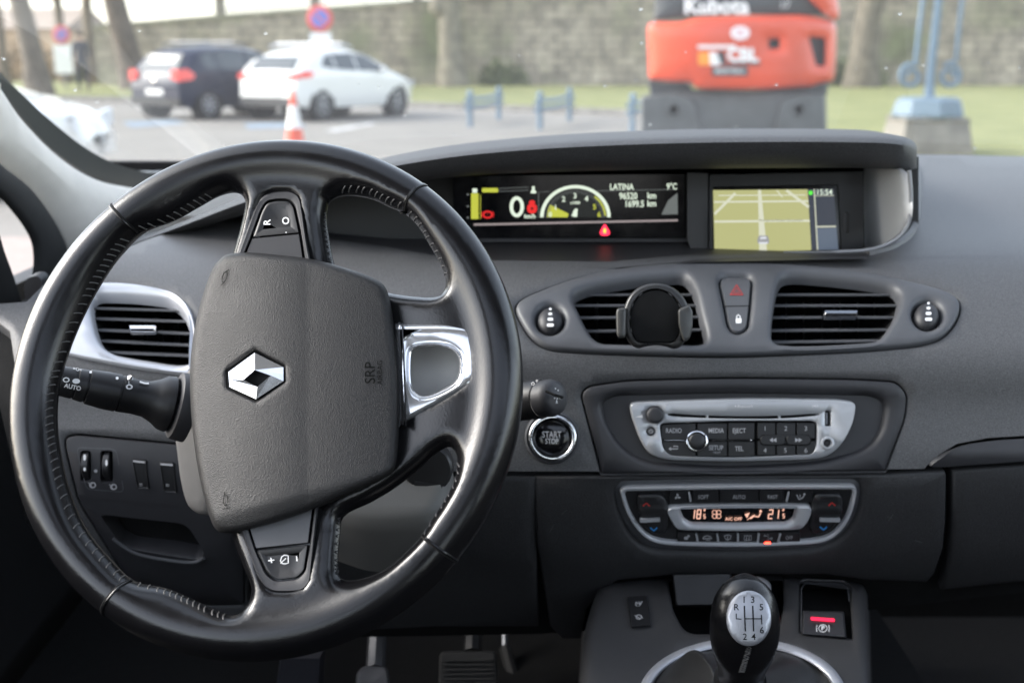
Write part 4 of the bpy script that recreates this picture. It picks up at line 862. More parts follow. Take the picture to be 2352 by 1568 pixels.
b = MB(); loops = []; ins = [0, .0004, .0014, .003, .005, .0075]
def woff(p, d): return offset(p, d)
rings_all = []
for idx, poly in enumerate([outc] + pl2):
    sgn = 1 if idx == 0 else -1; rr_ = [woff(poly, sgn*d) for d in ins]; rings_all.append(rr_)
def addside(face):
    ids = []; 
    for rr_ in rings_all:
        prev = None
        for j, r_ in enumerate(rr_):
            hh, di = wheel_h(r_); hh = hh if j else hh*0; o = len(b.v)
            b.v += [tuple(wl3(x, y, face*h + dd)) for (x, y), h, dd in zip(r_, hh, di)]; n = len(r_)
            if prev is not None:
                for k in range(n): b.f.append((prev+k, prev+(k+1) % n, o+(k+1) % n, o+k)); b.mi.append(0)
            prev = o
        ids.append(list(range(prev, prev+n)))
    fin = [r_[-1] for r_ in rings_all]; pts = [Vector(p) for l in fin for p in l]; edges = []; o = 0
    for l in fin: edges += [(o+k, o+(k+1) % len(l)) for k in range(len(l))]; o += len(l)
    nb = len(pts); sp = .0032; gx = np.arange(WCX-WR, WCX+WR, sp); gy = np.arange(WCY-WR, WCY+WR, sp*.87)
    g = np.array([(x+(sp/2 if j % 2 else 0), y) for j, y in enumerate(gy) for x in gx]); rho = np.hypot(g[:,0]-WCX, g[:,1]-WCY); g = g[rho < WR]
    ok = pip(g, fin[0])
    for l in fin[1:]: ok &= ~pip(g, l)
    g = g[ok]; g = g[bdist(g, fin) > sp*.5]; pts += [Vector(p) for p in g]
    hh, di = wheel_h(g); flat = [i for l in ids for i in l]
    vo, _, fo, ov, _, _ = delaunay_2d_cdt(pts, edges, [], 0, 1e-9); mp = []
    for i, q in enumerate(vo):
        src = list(ov[i])
        if src and src[0] < nb: mp.append(flat[src[0]])
        elif src: mp.append(len(b.v)); k = src[0]-nb; b.v.append(tuple(wl3(g[k][0], g[k][1], face*hh[k] + di[k])))
        else: mp.append(len(b.v)); h1, d1 = wheel_h([(q.x, q.y)]); b.v.append(tuple(wl3(q.x, q.y, face*h1[0] + d1[0])))
    c = np.array([[sum(vo[i].x for i in f)/3, sum(vo[i].y for i in f)/3] for f in fo]); ok = pip(c, fin[0])
    for l in fin[1:]: ok &= ~pip(c, l)
    for f, kk in zip(fo, ok):
        if kk: b.f.append(tuple(mp[i] for i in f)); b.mi.append(0)
addside(1); addside(-1)
b.build('leather_rim', M['leather'], swh, ang=75)
class WF:
    """front face of the wheel as built"""
    def __init__(s, ex=0): s.ex = ex
    def __call__(s, u, v, h=0.0):
        hh = .008
        for _ in range(5): x, y = w2(u, v, hh); a, dd = wheel_h([(x, y)]); hh = a[0] + dd[0]
        return wl3(x, y, hh + h)
WFa = WF()
# seams round the rim
def seam(pa, pb, name='seam'):
    (xa, ya) = w2(*pa); aa = math.atan2(ya-WCY, xa-WCX); (xb, yb) = w2(*pb); ab = math.atan2(yb-WCY, xb-WCX); ra = WR; rb = math.hypot(xb-WCX, yb-WCY)
    for off_, m_, r_ in ((0, M['deep'], .0008), (.0013, M['leather'], .0010)):
        path = []
        for i in range(25):
            t = i/24; rho = ra + (rb-ra)*t; a = aa + (ab-aa)*t + off_/RC; x, y = WCX+rho*math.cos(a), WCY+rho*math.sin(a); h_, d_ = wheel_h([(x, y)]); path.append(wl3(x, y, h_[0]+d_[0]))
        q = MB(); q.tube(path, r_, 8); q.build(name if off_ == 0 else 'seam_piping', m_, swh)
seam((263,473),(321,536)); seam((984,429),(929,500)); seam((1048,1291),(970,1230)); seam((240,1409),(305,1332))
# stitching: small thread loops along the inner edge
b = MB()
def stitch(path, every=.0043, side=.0035, ln=.0042, tilt=.6):
    pts = [Vector(w2(u, v)) for u, v in cr(path, 8, False)]; acc = 0
    for p, q in zip(pts, pts[1:]):
        L = (q-p).length; acc += L
        if acc >= every:
            acc = 0; d = (q-p).normalized(); c = Vector((WCX, WCY)); n = (q-c).normalized()
            a = q + n*.0005 - d*ln*.35; e = q + n*side + d*ln*.35; pa = []
            for t in (0, .25, .5, .75, 1):
                x, y = a + (e-a)*t; h_, d_ = wheel_h([(x, y)]); pa.append(wl3(x, y, h_[0]+d_[0]+ (.0006 if 0 < t < 1 else -.0004)))
            b.tube(pa, .00055, 6)
stitch([(499,452),(459,474),(399,508),(330,535)]); stitch([(310,548),(276,584),(243,631),(211,686),(172,768),(141,857),(130,909),(129,977),(137,1039),(155,1117),(192,1206),(249,1279),(300,1328)]); stitch([(316,1334),(382,1350),(434,1371),(486,1395),(525,1410)])
b.build('stitching', M['thread2'], swh)
for run in ([(776,450),(808,447),(856,456),(888,471),(925,487)], [(935,496),(960,520),(986,562),(1010,604),(1022,640)], [(1050,1050),(1050,1075),(1042,1110),(1014,1160),(972,1225)]): b = MB(); stitch(run); b.build('stitching', M['thread'], swh)
for path in ([(749,490),(750,520),(755,560),(762,600)], [(781,1190),(777,1230),(775,1293),(777,1316)]):
    pts = cr(path, 7, False); b = MB()
    for u, v in pts[1::2]: b.tube([WFa(u-1, v-4, -.001), WFa(u-3.5, v, .0008), WFa(u-2, v+4, -.001)], .00055, 6)
    b.build('stitching', M['thread'], swh)
# airbag pad
pad = cr([(502,599),(518,586),(565,580),(643,586),(721,596),(799,617),(856,638),(882,655),(893,680),(903,734),(916,859),(917,963),(909,1067),(898,1087),(825,1125),(669,1187),(522,1224),(499,1218),(486,1198),(460,1104),(440,963),(437,838),(447,755),(466,677),(490,614)], 5)
def sstep(t): t = max(0, min(1, t)); return t*t*(3-2*t)
def padhf(u, v):
    # ridge a little right of the middle; the left half falls away from it, a soft skirt along the lower edge
    r = 706 - (v-900)*.005; d = u - r
    x_ = max(0, -d)/270; z = .010*x_ - .0225*x_*x_ - .0065 * (max(0, d)/200)**2
    e = (v - (1224 - (u-522)*.265)); z -= .004 * sstep((e+50)/50)
    return z
b = MB(); emb = rp([(585,805,4),(654,840,4),(655,877,4),(589,921,4),(523,890,4),(521,852,4)], 5)
b.plate(W_, pad, ((0,-.012),(0,.010),(1.2,.0155),(4,.0200),(9,.0223),(16,.0232)), [emb], ((6,.0232),(3,.0222),(0,.019)), sp=9, hf=padhf)
pd = b.build('airbag_cover', M['padskin'], swh, ang=75)
PF_ = lambda u, v, h=0: W_(u, v, .0232 + padhf(u, v) + h)
b = MB(); e0 = .0232 + padhf(588, 862) - .003
b.plate(lambda u, v, h=0: W_(u, v, e0+h), grow(emb, 1), ((0,-.002),), sp=300); b.build('badge_recess', M['deep'], pd)
b = MB(); O = [(585,810),(651,843),(651,875),(588,916),(527,888),(525,854)]; I = [(585,849),(622,862),(591,888),(559,872)]
EP = lambda p, h: W_(p[0], p[1], e0 + h)
hi_, lo_ = .0045, .0020
fac = [([O[0], O[1]], [O[2]], [I[0], I[1]]), ]
def facet(ou, inn):
    # ridge between outer and inner outlines
    q = [EP(p, lo_) for p in ou]; r_ = [EP(p, hi_) for p in inn]; b.add(q + r_[::-1], [tuple(range(len(q)+len(r_)))])
    q2 = [EP(p, lo_ - .004) for p in ou]; n = len(q); b.add(q + q2, [(i, i+1, n+i+1, n+i) for i in range(n-1)]); q3 = [EP(p, -.001) for p in inn]; n = len(r_); b.add(r_ + q3, [(i, i+1, n+i+1, n+i) for i in range(n-1)])
m_ = lambda a, c, t=.5: (a[0]+(c[0]-a[0])*t, a[1]+(c[1]-a[1])*t)
R_m, L_m = m_(O[1], O[2]), m_(O[4], O[5])
facet([O[0], O[1], R_m], [I[0], I[1]]); facet([R_m, O[2], O[3]], [I[1], I[2]]); facet([O[3], O[4], L_m], [I[2], I[3]]); facet([L_m, O[5], O[0]], [I[3], I[0]])
b.build('badge', M['badgechrome'], pd, smooth=False)
b = MB(); b.text(PF_, 'SRP', 851, 856, 34, .0008, rot=-math.pi/2, sx=.95); b.text(PF_, 'AIRBAG', 873, 855, 17, .0008, rot=-math.pi/2, sx=.95)
for cu, cv in ((516,636),(518,1148)):
    b.line(PF_, ell(cu, cv, 5, 13, 20, .3 if cv < 900 else 0), 1.6, .0008, closed=True); b.line(PF_, [(cu-9,cv+20),(cu+1,cv+9)] if cv < 900 else [(cu-7,cv+20),(cu+10,cv+17)], 1.6, .0008); b.line(PF_, [(cu+1,cv-10),(cu+10,cv-18)] if cv < 900 else [(cu-2,cv-20),(cu-2,cv-12)], 1.6, .0008)
b.build('emboss_shade_lettering', mat('emboss_shade_tone', (.0075,.0075,.0075), .9, spec=.05), pd)  # letters lie flat; the darker colour stands in for their relief shading
# spoke inserts with buttons
SI = lambda z: (lambda u, v, h=0: W_(u, v, z+h))
b = MB(); Z = SI(.0026); b.plate(Z, tp, ((0,-.006),(1,.004),(4,.0065),(8,.0062)), [rp([(535,650),(577,545,10),(600,482,14),(612,463,10),(636,458,10),(664,459,10),(677,472,10),(691,535,10),(708,650)], 6, 5)], ((3,.0062),(1.5,.0055),(0,.001)), sp=60); i1 = b.build('spoke_insert', M['trim'], swh, ang=60)
b = MB(); b.plate(Z, rp([(537,650),(579,547,2),(687,537,2),(705,650)], 3), ((0,-.002),(0,.0042),(1.5,.0055)), sp=60); b.build('insert_panel', M['trim'], i1)
b = MB(); b.plate(Z, rp([(580,545,3),(602,484,12),(613,466,8),(636,461,8),(663,462,8),(674,474,8),(687,535,3)], 6, 5), ((0,-.002),(0,.0042),(1.5,.0058),(8,.0056),(16,.0046)), sp=20); bt = b.build('rocker_button', M['black'], i1, ang=70)
b = MB(); ZB = SI(.0078); b.text(ZB, 'R', 614, 511, 22, .0002, rot=-math.pi/2, bold=.02); b.text(ZB, 'O', 657, 507, 22, .0002, rot=-math.pi/2, bold=.02); b.poly(ZB, ell(657,534,1.5), .0025); b.build('lettering', M['white'], bt)
b = MB(); b.plate(Z, bp, ((0,-.006),(1,.004),(4,.0065),(8,.0062)), [rp([(550,1150),(586,1260,10),(611,1318,12),(634,1334,10),(683,1329,10),(701,1312,10),(712,1248,10),(724,1150)], 6, 5)], ((3,.0062),(1.5,.0055),(0,.001)), sp=60); i2 = b.build('spoke_insert', M['trim'], swh, ang=60)
b = MB(); b.plate(Z, rp([(553,1150),(588,1259,2),(708,1246,2),(720,1150)], 3), ((0,-.002),(0,.0042),(1.5,.0055)), sp=60); b.build('insert_panel', M['smooth'], i2)
b = MB(); b.plate(Z, rp([(589,1264,3),(614,1316,10),(636,1331,8),(681,1326,8),(698,1310,8),(707,1250,3)], 6, 5), ((0,-.002),(0,.0042),(1.5,.0058),(8,.0056),(16,.0046)), sp=20); bt = b.build('rocker_button', M['black'], i2, ang=70)
b = MB(); b.line(ZB, [(616,1287),(630,1285)], 2.6, .0002); b.line(ZB, [(622,1280),(624,1292)], 2.6, .0004); b.line(ZB, [(681,1276),(682,1288)], 2.6, .0002)
b.line(ZB, [(655,1294),(648,1293),(644,1287),(647,1278),(653,1274),(662,1275),(662,1292),(655,1294)], 2.4, .0002); b.line(ZB, [(644,1293),(657,1281)], 2, .0004); b.build('lettering', M['white'], bt)
# chrome spoke insert
ch = rp([(905,742,4),(1033,744,30),(1078,750,16),(1111,775,20),(1120,812,20),(1114,860,20),(1090,886,16),(1023,921,20),(905,985,4)], 10, 6)
hc = cr([(949,806),(962,799),(1022,799),(1044,811),(1053,829),(1048,868),(1031,884),(976,907),(957,900),(948,884),(945,840)], 4)
b = MB(); b.plate(SI(.0), ch, ((0,-.002),(1,.006),(3,.0095),(8,.0115),(14,.012)), [hc], ((16,.012),(12,.0117),(9,.010),(7,.0095),(6,.0108),(3,.010),(1,.004),(0,-.004),(0,-.018)), sp=30, hf=lambda u, v: -.002*((u-1010)/100)**2 - .004*sstep((v-860)/90)); b.build('chrome_insert', M['badgechrome'], swh, ang=50)
b = MB(); b.plate(SI(-.012), [(700,690),(925,690),(935,980),(900,1110),(700,1160),(640,1000)], ((0,-.01),(2,0)), sp=60); b.build('hub_bracket', M['black'], swh)
b = MB(); b.lathe(wl3(*w2(650,900), -.03), -WN, [(0,0),(0,.075),(.03,.07),(.09,.06)], 32); b.build('hub', M['black'], swh)
b = MB(); b.plate(SI(-.020), grow(hc, 6), ((0,-.004),(2,0)), sp=30); b.build('insert_backing', mat('pale_grey_backing', (.30,.30,.29), .5, rvar=(50,.05)), swh)
b = MB(); b.bar(SI(.002), (917,740),(925,975), 5, -.004, .008); b.bar(SI(.002), (924,742),(932,978), 3, -.004, .010); b.build('hub_trim_strip', M['gloss'], swh)

# ================================================================== CENTRE CONSOLE
CP = Flat((1700,1330,1.115),(1700,1568,.965),(1900,1330,1.115))
cc = thing('centre_console', tuple(CP(1700,1500)), 'charcoal plastic centre console around the gear lever with an open cubby', 'centre console')
con = [(1318,1640),(1328,1568),(1338,1453),(1355,1390),(1371,1346),(1392,1332),(1420,1326),(1529,1311),(1560,1309),(1800,1309),(1960,1330),(1985,1340),(1996,1362),(2003,1568),(2006,1640)]
cub = rp([(1533,1316,4),(1796,1314,4),(1800,1380,10),(1792,1440,16),(1740,1456,10),(1590,1456,14),(1568,1445,14),(1545,1400,10)], 8)
pbh = rp([(1836,1340,8),(1848,1334,8),(1935,1337,8),(1952,1347,8),(1957,1467,3),(1838,1452,3)], 6)
swq = rp([(1440,1370,3),(1486,1366,3),(1495,1436,3),(1450,1440,3)], 3)
gcx, gcy = 1705, 1600
ringo = ell(gcx, gcy, 238, 135, 72); ringin = ell(gcx, gcy, 222, 122, 72)
b = MB(); b.plate(CP, rp([(u, v, 8) for u, v in con], 8), ((0,-.35),(4,-.012),(12,-.003),(24,0)), [cub, pbh, ell(gcx, gcy, 214, 116, 60)], ((5,0),(2,-.001),(0,-.004),(0,-.03)), sp=30); b.build('top_panel', mat('console_plastic', (.030,.0295,.0305), .5, bump=(1400,.0001), var=(40,.06)), cc, ang=60)
b = MB(); b.plate(CP, ell(gcx, gcy, 240, 137, 80), ((0,-.003),(1,.002),(5,.005),(10,.006)), [ell(gcx, gcy, 211, 114, 80)], ((8,.0058),(3,.004),(0,-.002),(0,-.01)), sp=200); b.build('gear_surround', M['silver'], cc, ang=60)
b = MB(); b.plate(CP, grow(cub, 3), ((0,-.05),), sp=200); b.build('cubby_floor', M['deep'], cc)
CL = Flat((1600,1318,1.10),(1600,1392,1.085),(1700,1318,1.10))
b = MB(); b.plate(CL, rp([(1543,1316,6),(1680,1314,8),(1684,1390,6),(1552,1392,8)], 6), ((0,-.01),(1,.001),(4,.003)), sp=60); b.build('ashtray_lid', M['black'], cc)
b = MB(); c = P(1735,1345,1.085); b.lathe(c - Vector((0,0,.03)), (0,-.25,1), [(0,.012),(.028,.014),(.036,.013),(.040,.008),(.041,0)], 28); b.build('lighter_socket', M['silverdark'], cc)
b = MB(); b.plate(CP, swq, ((0,-.002),(0,.002),(1.5,.0035)), sp=60); q_ = b.build('cruise_switch', M['black'], cc)
b = MB(); b.text(CP, '(\u2022)', 1465, 1385, 12, .0038, rot=-.1, bold=.03); b.line(CP, [(1470,1388),(1475,1380)], 2, .0038); b.line(CP, ell(1467,1416,6,5,12), 1.6, .0038, closed=True); b.line(CP, [(1458,1412),(1470,1420)], 1.6, .0038); b.line(CP, [(1472,1412),(1476,1419)], 1.6, .0038); b.build('symbols', M['dimwhite'], q_)
pk = thing('parking_brake_switch', tuple(CP(1890,1440)), 'black parking brake switch with a glowing red bar and white P symbol', 'parking brake switch')
b = MB(); b.plate(CP, grow(pbh, 2), ((0,-.022),), sp=200); b.build('well', M['deep'], pk)
b = MB(); b.line(CP, [(1840,1450),(1841,1350),(1850,1339),(1933,1341),(1947,1350),(1951,1380)], 2, .0006); b.build('well_edge', M['smooth'], pk)
b = MB(); b.plate(CP, rp([(1844,1402,3),(1938,1404,3),(1944,1464,3),(1842,1456,3)], 3), ((0,-.02),(0,.001),(2,.003),(4,.0035)), sp=60); lv = b.build('lever', M['trim'], pk)
b = MB(); b.plate(CP, rp([(1861,1415,4),(1918,1419,4),(1918,1428,4),(1862,1424,4)], 4), ((0,.002),(1,.0048)), sp=60); b.build('indicator_bar', M['redbar'], lv)
b = MB(); b.plate(CP, [(1866,1430),(1914,1433),(1900,1452),(1880,1450)], ((0,.0037),), sp=200); b.build('symbol_panel', M['black'], lv)
b = MB(); b.text(CP, 'P', 1890, 1442, 15, .0042, bold=.02); b.line(CP, ell(1890,1442,9.5,8.5), 1.4, .0042, closed=True)
for s_2 in (-1, 1): b.line(CP, [(1890+s_2*(12+2.5*math.cos(a)), 1442+10*math.sin(a)) for a in np.linspace(-.9, .9, 8)], 1.5, .0042)
b.build('symbol', M['white'], lv)
# ------------------------------------------------------------------ gear lever
gl_ = thing('gear_lever', tuple(CP(1700,1560)), 'black leather gear lever with silver six speed pattern disc and a creased gaiter', 'gear lever')
K = P(1711,1421,.835)
TV = (P(1711,1330,.850) - P(1706,1520,.835)).normalized()
path = [(1700,1600,.868,.0235),(1700,1575,.862,.0215),(1700,1560,.858,.0205),(1702,1556,.857,.0188),(1703,1545,.854,.0182),(1704,1530,.850,.0185),(1706,1508,.845,.0212),(1708,1480,.840,.0248),(1710,1450,.837,.0262),(1711,1420,.836,.0262),(1711,1392,.838,.0248),(1711,1366,.842,.0218),(1711,1345,.847,.0162),(1711,1334,.850,.0105),(1711,1329,.852,.004)]
pc = cr([(P(u, v, y).x, P(u, v, y).y, P(u, v, y).z, r) for u, v, y, r in path[3:]], 4, False)
b = MB(); b.tube([q[:3] for q in pc], [q[3] for q in pc], 40); kn = b.build('knob', M['leather'], gl_, ang=80)
pc = [(P(u, v, y), r) for u, v, y, r in path[:4]]
b = MB(); b.tube([q[0] for q in pc], [q[1] for q in pc], 36); b.build('collar', M['black'], gl_)
DN = (CAM - K).normalized(); DN = (DN + Vector((.08,0,.05))).normalized()
class Disc:
    def __init__(s, o, n): s.o = o; s.n = n
    def __call__(s, u, v, h=0.0): d = ray(u, v); o = s.o + s.n*h; return CAM + d * ((o - CAM).dot(s.n) / d.dot(s.n))
DS = Disc(P(1720,1419,.836) + (CAM-K).normalized()*.0262, DN)
dh = lambda u, v: -.0028*(((u-1720)/52)**2 + ((v-1419)/64)**2)
b = MB(); b.plate(DS, ell(1720,1419,52,64,60), ((0,-.006),(0,.003),(2,.0045)), sp=9, hf=dh); dk = b.build('pattern_disc', mat('brushed_silver_disc', (.34,.35,.375), .36, .6, rvar=(50,.05)), kn, ang=60)
b = MB(); DD = lambda u, v, h=0: DS(u, v, .0048 + dh(u, v) + h)
for ch_, u, v in (('1',1709,1377),('3',1729,1377),('R',1691,1394),('5',1749,1394),('6',1750,1447),('2',1711,1462),('4',1731,1462)): b.text(DD, ch_, u, v, 21, .0001, bold=.005)
b.line(DD, [(1709.5,1390),(1712,1449)], 3, .0001); b.line(DD, [(1729,1390),(1731,1449)], 3, .0001); b.line(DD, [(1712,1420),(1749,1420)], 2.2, .0002); b.line(DD, [(1749,1411),(1750,1433)], 2.2, .0001); b.line(DD, [(1691,1408),(1691,1420),(1703,1421)], 2.4, .0001)
b.build('gear_pattern', M['deep'], dk)
b = MB(); front = lambda u, v: P(u, v, .836) + (CAM - P(u, v, .836)).normalized() * 0
def knobf(u, v):
    best = None; d = ray(u, v).normalized()
    for y_ in np.linspace(.79, .86, 60):
        p = P(u, v, y_)
        for (x0, y0, z0, r) in kpc:
            if (p - Vector((x0, y0, z0))).length < r: return p
    return P(u, v, .83)
kpc = cr([(P(u, v, y).x, P(u, v, y).y, P(u, v, y).z, r) for u, v, y, r in path[3:]], 4, False)
zz = []
for i in range(15): zz.append((1722 - i*1.3 + (6 if i % 2 else -6), 1483 + i*4.2))
for i in range(15): zz.append((1722 - (14-i)*1.3 + (-6 if i % 2 else 6), 1483 + (14-i)*4.2))
b.tube([knobf(u, v) + (CAM-K).normalized()*.0005 for u, v in zz], .0005, 6); b.build('stitching', M['thread2'], kn)
# gaiter
b = MB(); n1, n2 = 120, 18; vs = []
top = P(1700,1572,.868); rng = random.Random(5)
for j in range(n2+1):
    t = j/n2
    for i in range(n1):
        a = 2*math.pi*i/n1; o = CP(gcx + 214*math.cos(a), gcy + 117*math.sin(a), .000); axis = Vector((math.cos(a), math.sin(a), 0)); ti = top + Vector((.021*math.cos(a), -.021*math.sin(a), 0)) + Vector((0,0,-.004))
        fold = (math.sin(a*5+.6) * .6 + math.sin(a*8+2) * .4) * math.sin(math.pi*t)**.8
        p = ti.lerp(o, t); p += Vector((0,0,1)) * (-.014*math.sin(math.pi*t)*(.8) + .010*fold) + Vector((0,-1,0))*.004*fold + Vector((math.cos(a),-math.sin(a),0))*.004*math.sin(a*11+1)*math.sin(math.pi*t)
        p.z += .020 * math.sin(math.pi*min(1, t*1.0)) * (.5+.5*math.cos(a - math.radians(235)))**3
        vs.append(p)
b.add(vs, [(j*n1+i, j*n1+(i+1) % n1, (j+1)*n1+(i+1) % n1, (j+1)*n1+i) for j in range(n2) for i in range(n1)]); b.build('gaiter', mat('gaiter_leather', (.016,.016,.016), .42, bump=(900,.0003,'voronoi')), gl_, ang=180)
# ================================================================== PEDALS
def pedal(nm, lab, q, y, arm, ribs=0, m=mat('dark_pedal_steel', (.09,.093,.10), .5, .6)):
    PQ = Flat((q[0][0],q[0][1],y),(q[0][0],q[0][1]+100,y-.05),(q[0][0]+100,q[0][1],y)); t = thing(nm, tuple(PQ(q[0][0],q[0][1])), lab, 'pedal')
    b = MB(); b.plate(PQ, rp(q, 14), ((0,-.012),(1,0),(4,.003)), sp=100)
    for i in range(ribs): b.bar(PQ, (q[0][0]+8, q[0][1]+20+i*11), (q[1][0]-8, q[1][1]+20+i*11), 5, .001, .005)
    b.build('pedal_pad', M['rubber'] if ribs else M['steel'], t); b = MB(); b.tube([P(*a) for a in arm], .011, 8); b.build('arm', m, t)
pedal('clutch_pedal', 'grey clutch pedal with a pale steel arm, left of the ribbed brake pedal', [(818,1545),(835,1528),(890,1530),(900,1640),(815,1640)], 1.22, [(866,1350,1.32),(866,1460,1.29),(862,1540,1.24)])
pedal('brake_pedal', 'broad ribbed black brake pedal beneath the dashboard', [(1010,1495),(1140,1494),(1148,1650),(1004,1650)], 1.24, [(1090,1380,1.34),(1085,1500,1.27)], 12, M['black'])
t = thing('accelerator_pedal', tuple(P(1158,1470,1.4)), 'thin accelerator pedal arm hanging in the dark footwell right of the brake pedal', 'pedal')
b = MB(); b.tube([P(1160,1400,1.42), P(1160,1440,1.40), P(1160,1487,1.38)], .004, 8); b.build('arm', M['steel'], t); b = MB(); b.tube([P(1160,1487,1.38), P(1180,1560,1.34), P(1190,1700,1.28)], .008, 8); b.build('pedal_pad', M['rubber'], t)
b = MB(); b.tube([P(860,1240,1.19), P(878,1290,1.2), P(905,1330,1.22)], .004, 8); b.box(P(855,1252,1.185), (.010,.006,.009), mi=1); b.tube([P(775,1262,1.2), P(850,1264,1.2), P(872,1268,1.2)], .0035, 8, 2)
tag(b.build('wiring_loom', [M['black'], M['redtag'], M['steel']]), 'wiring loom with a small red connector hanging under the column', 'wiring')
b = MB(); b.plate(Field(lambda u, v: 1.30), [(770,1275),(890,1275),(930,1400),(770,1400)], ((0,-.02),(3,0)), sp=100); tag(b.build('column_bracket', mat('dull_painted_steel', (.05,.05,.06), .5, .4)), 'dull steel bracket in the footwell under the steering column', 'bracket'); b = MB(); b.plate(Field(lambda u, v: 1.25), [(640,1505),(740,1505),(735,1640),(620,1640)], ((0,-.02),(6,0)), sp=100)
tag(b.build('heater_pipe', mat('dull_grey_steel', (.05,.05,.06), .5, .4)), 'dull grey upright metal duct below the bottom of the steering wheel', 'duct')
# ================================================================== OUTSIDE
def outm(name, col, rough=.8, **k): return mat(name, col, rough, **k)
# ground sheets
def groundmat(name, c1, c2, s1, s2, bumpd=.004):
    m = bpy.data.materials.new(name); m.use_nodes = True; t = m.node_tree; b = t.nodes['Principled BSDF']; b.inputs['Roughness'].default_value = .85
    tc = t.nodes.new('ShaderNodeTexCoord'); a = t.nodes.new('ShaderNodeTexNoise'); a.inputs['Scale'].default_value = s1; a.inputs['Detail'].default_value = 8
    c = t.nodes.new('ShaderNodeTexNoise'); c.inputs['Scale'].default_value = s2; c.inputs['Detail'].default_value = 4
    for n in (a, c): t.links.new(tc.outputs['Object'], n.inputs['Vector'])
    mx = t.nodes.new('ShaderNodeMath'); mx.operation = 'ADD'; t.links.new(a.outputs['Fac'], mx.inputs[0]); t.links.new(c.outputs['Fac'], mx.inputs[1])
    r = t.nodes.new('ShaderNodeMapRange'); r.inputs[1].default_value = .75; r.inputs[2].default_value = 1.25; t.links.new(mx.outputs[0], r.inputs[0])
    x = t.nodes.new('ShaderNodeMix'); x.data_type = 'RGBA'; x.inputs[6].default_value = (*c1, 1); x.inputs[7].default_value = (*c2, 1); t.links.new(r.outputs[0], x.inputs[0]); t.links.new(x.outputs[2], b.inputs['Base Color'])
    bn = t.nodes.new('ShaderNodeBump'); bn.inputs['Distance'].default_value = bumpd; t.links.new(c.outputs['Fac'], bn.inputs['Height']); t.links.new(bn.outputs[0], b.inputs['Normal'])
    return m
asph = groundmat('pale_asphalt', (.168,.156,.138), (.235,.22,.195), .6, 30)
b = MB(); b.add([(-600,-600,0),(600,-600,0),(600,900,0),(-600,900,0)], [(0,1,2,3)]); tag(b.build('ground', asph), kind='structure')
kerb = [G(u, v) for u, v in ((-300,228),(60,229),(310,235),(620,240),(943,247),(1200,256),(1440,266),(1560,276),(1700,300),(1820,350))] + [Vector((3.9,6.5,0)), Vector((5.0,3.0,0)), Vector((9,-4,0))]
b = MB(); vs = []; 
for p in kerb: vs.append(Vector((p.x, p.y, .10)))
far = [Vector((60,-4,.10)), Vector((60,60,.10)), Vector((-60,60,.10)), Vector((-60, kerb[0].y, .10))]
ring = vs + far; b.add(ring, [tuple(range(len(ring)))])
tag(b.build('grass', groundmat('short_grass', (.15,.165,.05), (.26,.26,.10), 1.2, 25, .03)), kind='structure')
b = MB()
for p, q in zip(kerb, kerb[1:]):
    d = (q-p).normalized(); n = Vector((d.y, -d.x, 0))*.16; z = Vector((0,0,.13))
    b.add([p, q, q+n, p+n, p+z, q+z, q+n+z, p+n+z], [(4,5,6,7),(0,4,7,3),(1,2,6,5),(3,7,6,2),(0,1,5,4)])
tag(b.build('kerb', outm('kerb_stone', (.17,.165,.155), var=(3,.3), bump=(40,.01))), kind='structure')
b = MB()
bay = [[(280,280),(400,276),(430,284),(300,292)], [(560,284),(690,282),(705,292),(570,296)]]
for q in bay:
    b.add([G(*p, .004) for p in q], [(0,1,2,3)])
tag(b.build('bay_marking', outm('blue_road_paint', (.19,.245,.30), var=(4,.3))), kind='structure')
b = MB(); b.add([G(*p, .004) for p in [(745,300),(850,282),(870,283),(770,303)]], [(0,1,2,3)]); tag(b.build('road_marking', outm('white_road_paint', (.42,.42,.41), var=(4,.3))), kind='structure')
# paving seen through the quarter light
b = MB(); b.add([(-6,1,.006),(-1.6,1,.006),(-1.6,8,.006),(-6,8,.006)], [(0,1,2,3)])
pm = bpy.data.materials.new('pink_brick_paving'); pm.use_nodes = True; t = pm.node_tree; bk = t.nodes.new('ShaderNodeTexBrick'); tc = t.nodes.new('ShaderNodeTexCoord'); bk.inputs['Scale'].default_value = 5
bk.inputs['Color1'].default_value = (.27,.21,.18,1); bk.inputs['Color2'].default_value = (.33,.27,.235,1); bk.inputs['Mortar'].default_value = (.3,.26,.24,1); t.links.new(tc.outputs['Object'], bk.inputs['Vector']); t.links.new(bk.outputs[0], t.nodes['Principled BSDF'].inputs['Base Color']); t.nodes['Principled BSDF'].inputs['Roughness'].default_value = .8
tag(b.build('pavement', pm), kind='structure')
# stone wall
sm = bpy.data.materials.new('rubble_stone'); sm.use_nodes = True; t = sm.node_tree; B = t.nodes['Principled BSDF']; B.inputs['Roughness'].default_value = .9
tc = t.nodes.new('ShaderNodeTexCoord'); mp = t.nodes.new('ShaderNodeMapping'); mp.inputs['Rotation'].default_value = (math.pi/2, 0, 0); t.links.new(tc.outputs['Object'], mp.inputs[0])
bk = t.nodes.new('ShaderNodeTexBrick'); bk.inputs['Scale'].default_value = 1.0; bk.inputs['Brick Width'].default_value = .85; bk.inputs['Row Height'].default_value = .27; bk.inputs['Mortar Size'].default_value = .04; bk.inputs['Mortar Smooth'].default_value = .4; bk.offset_frequency = 2; bk.squash = .8; bk.squash_frequency = 3
bk.inputs['Color1'].default_value = (.33,.285,.225,1); bk.inputs['Color2'].default_value = (.45,.39,.305,1); bk.inputs['Mortar'].default_value = (.20,.18,.145,1); t.links.new(mp.outputs[0], bk.inputs['Vector'])
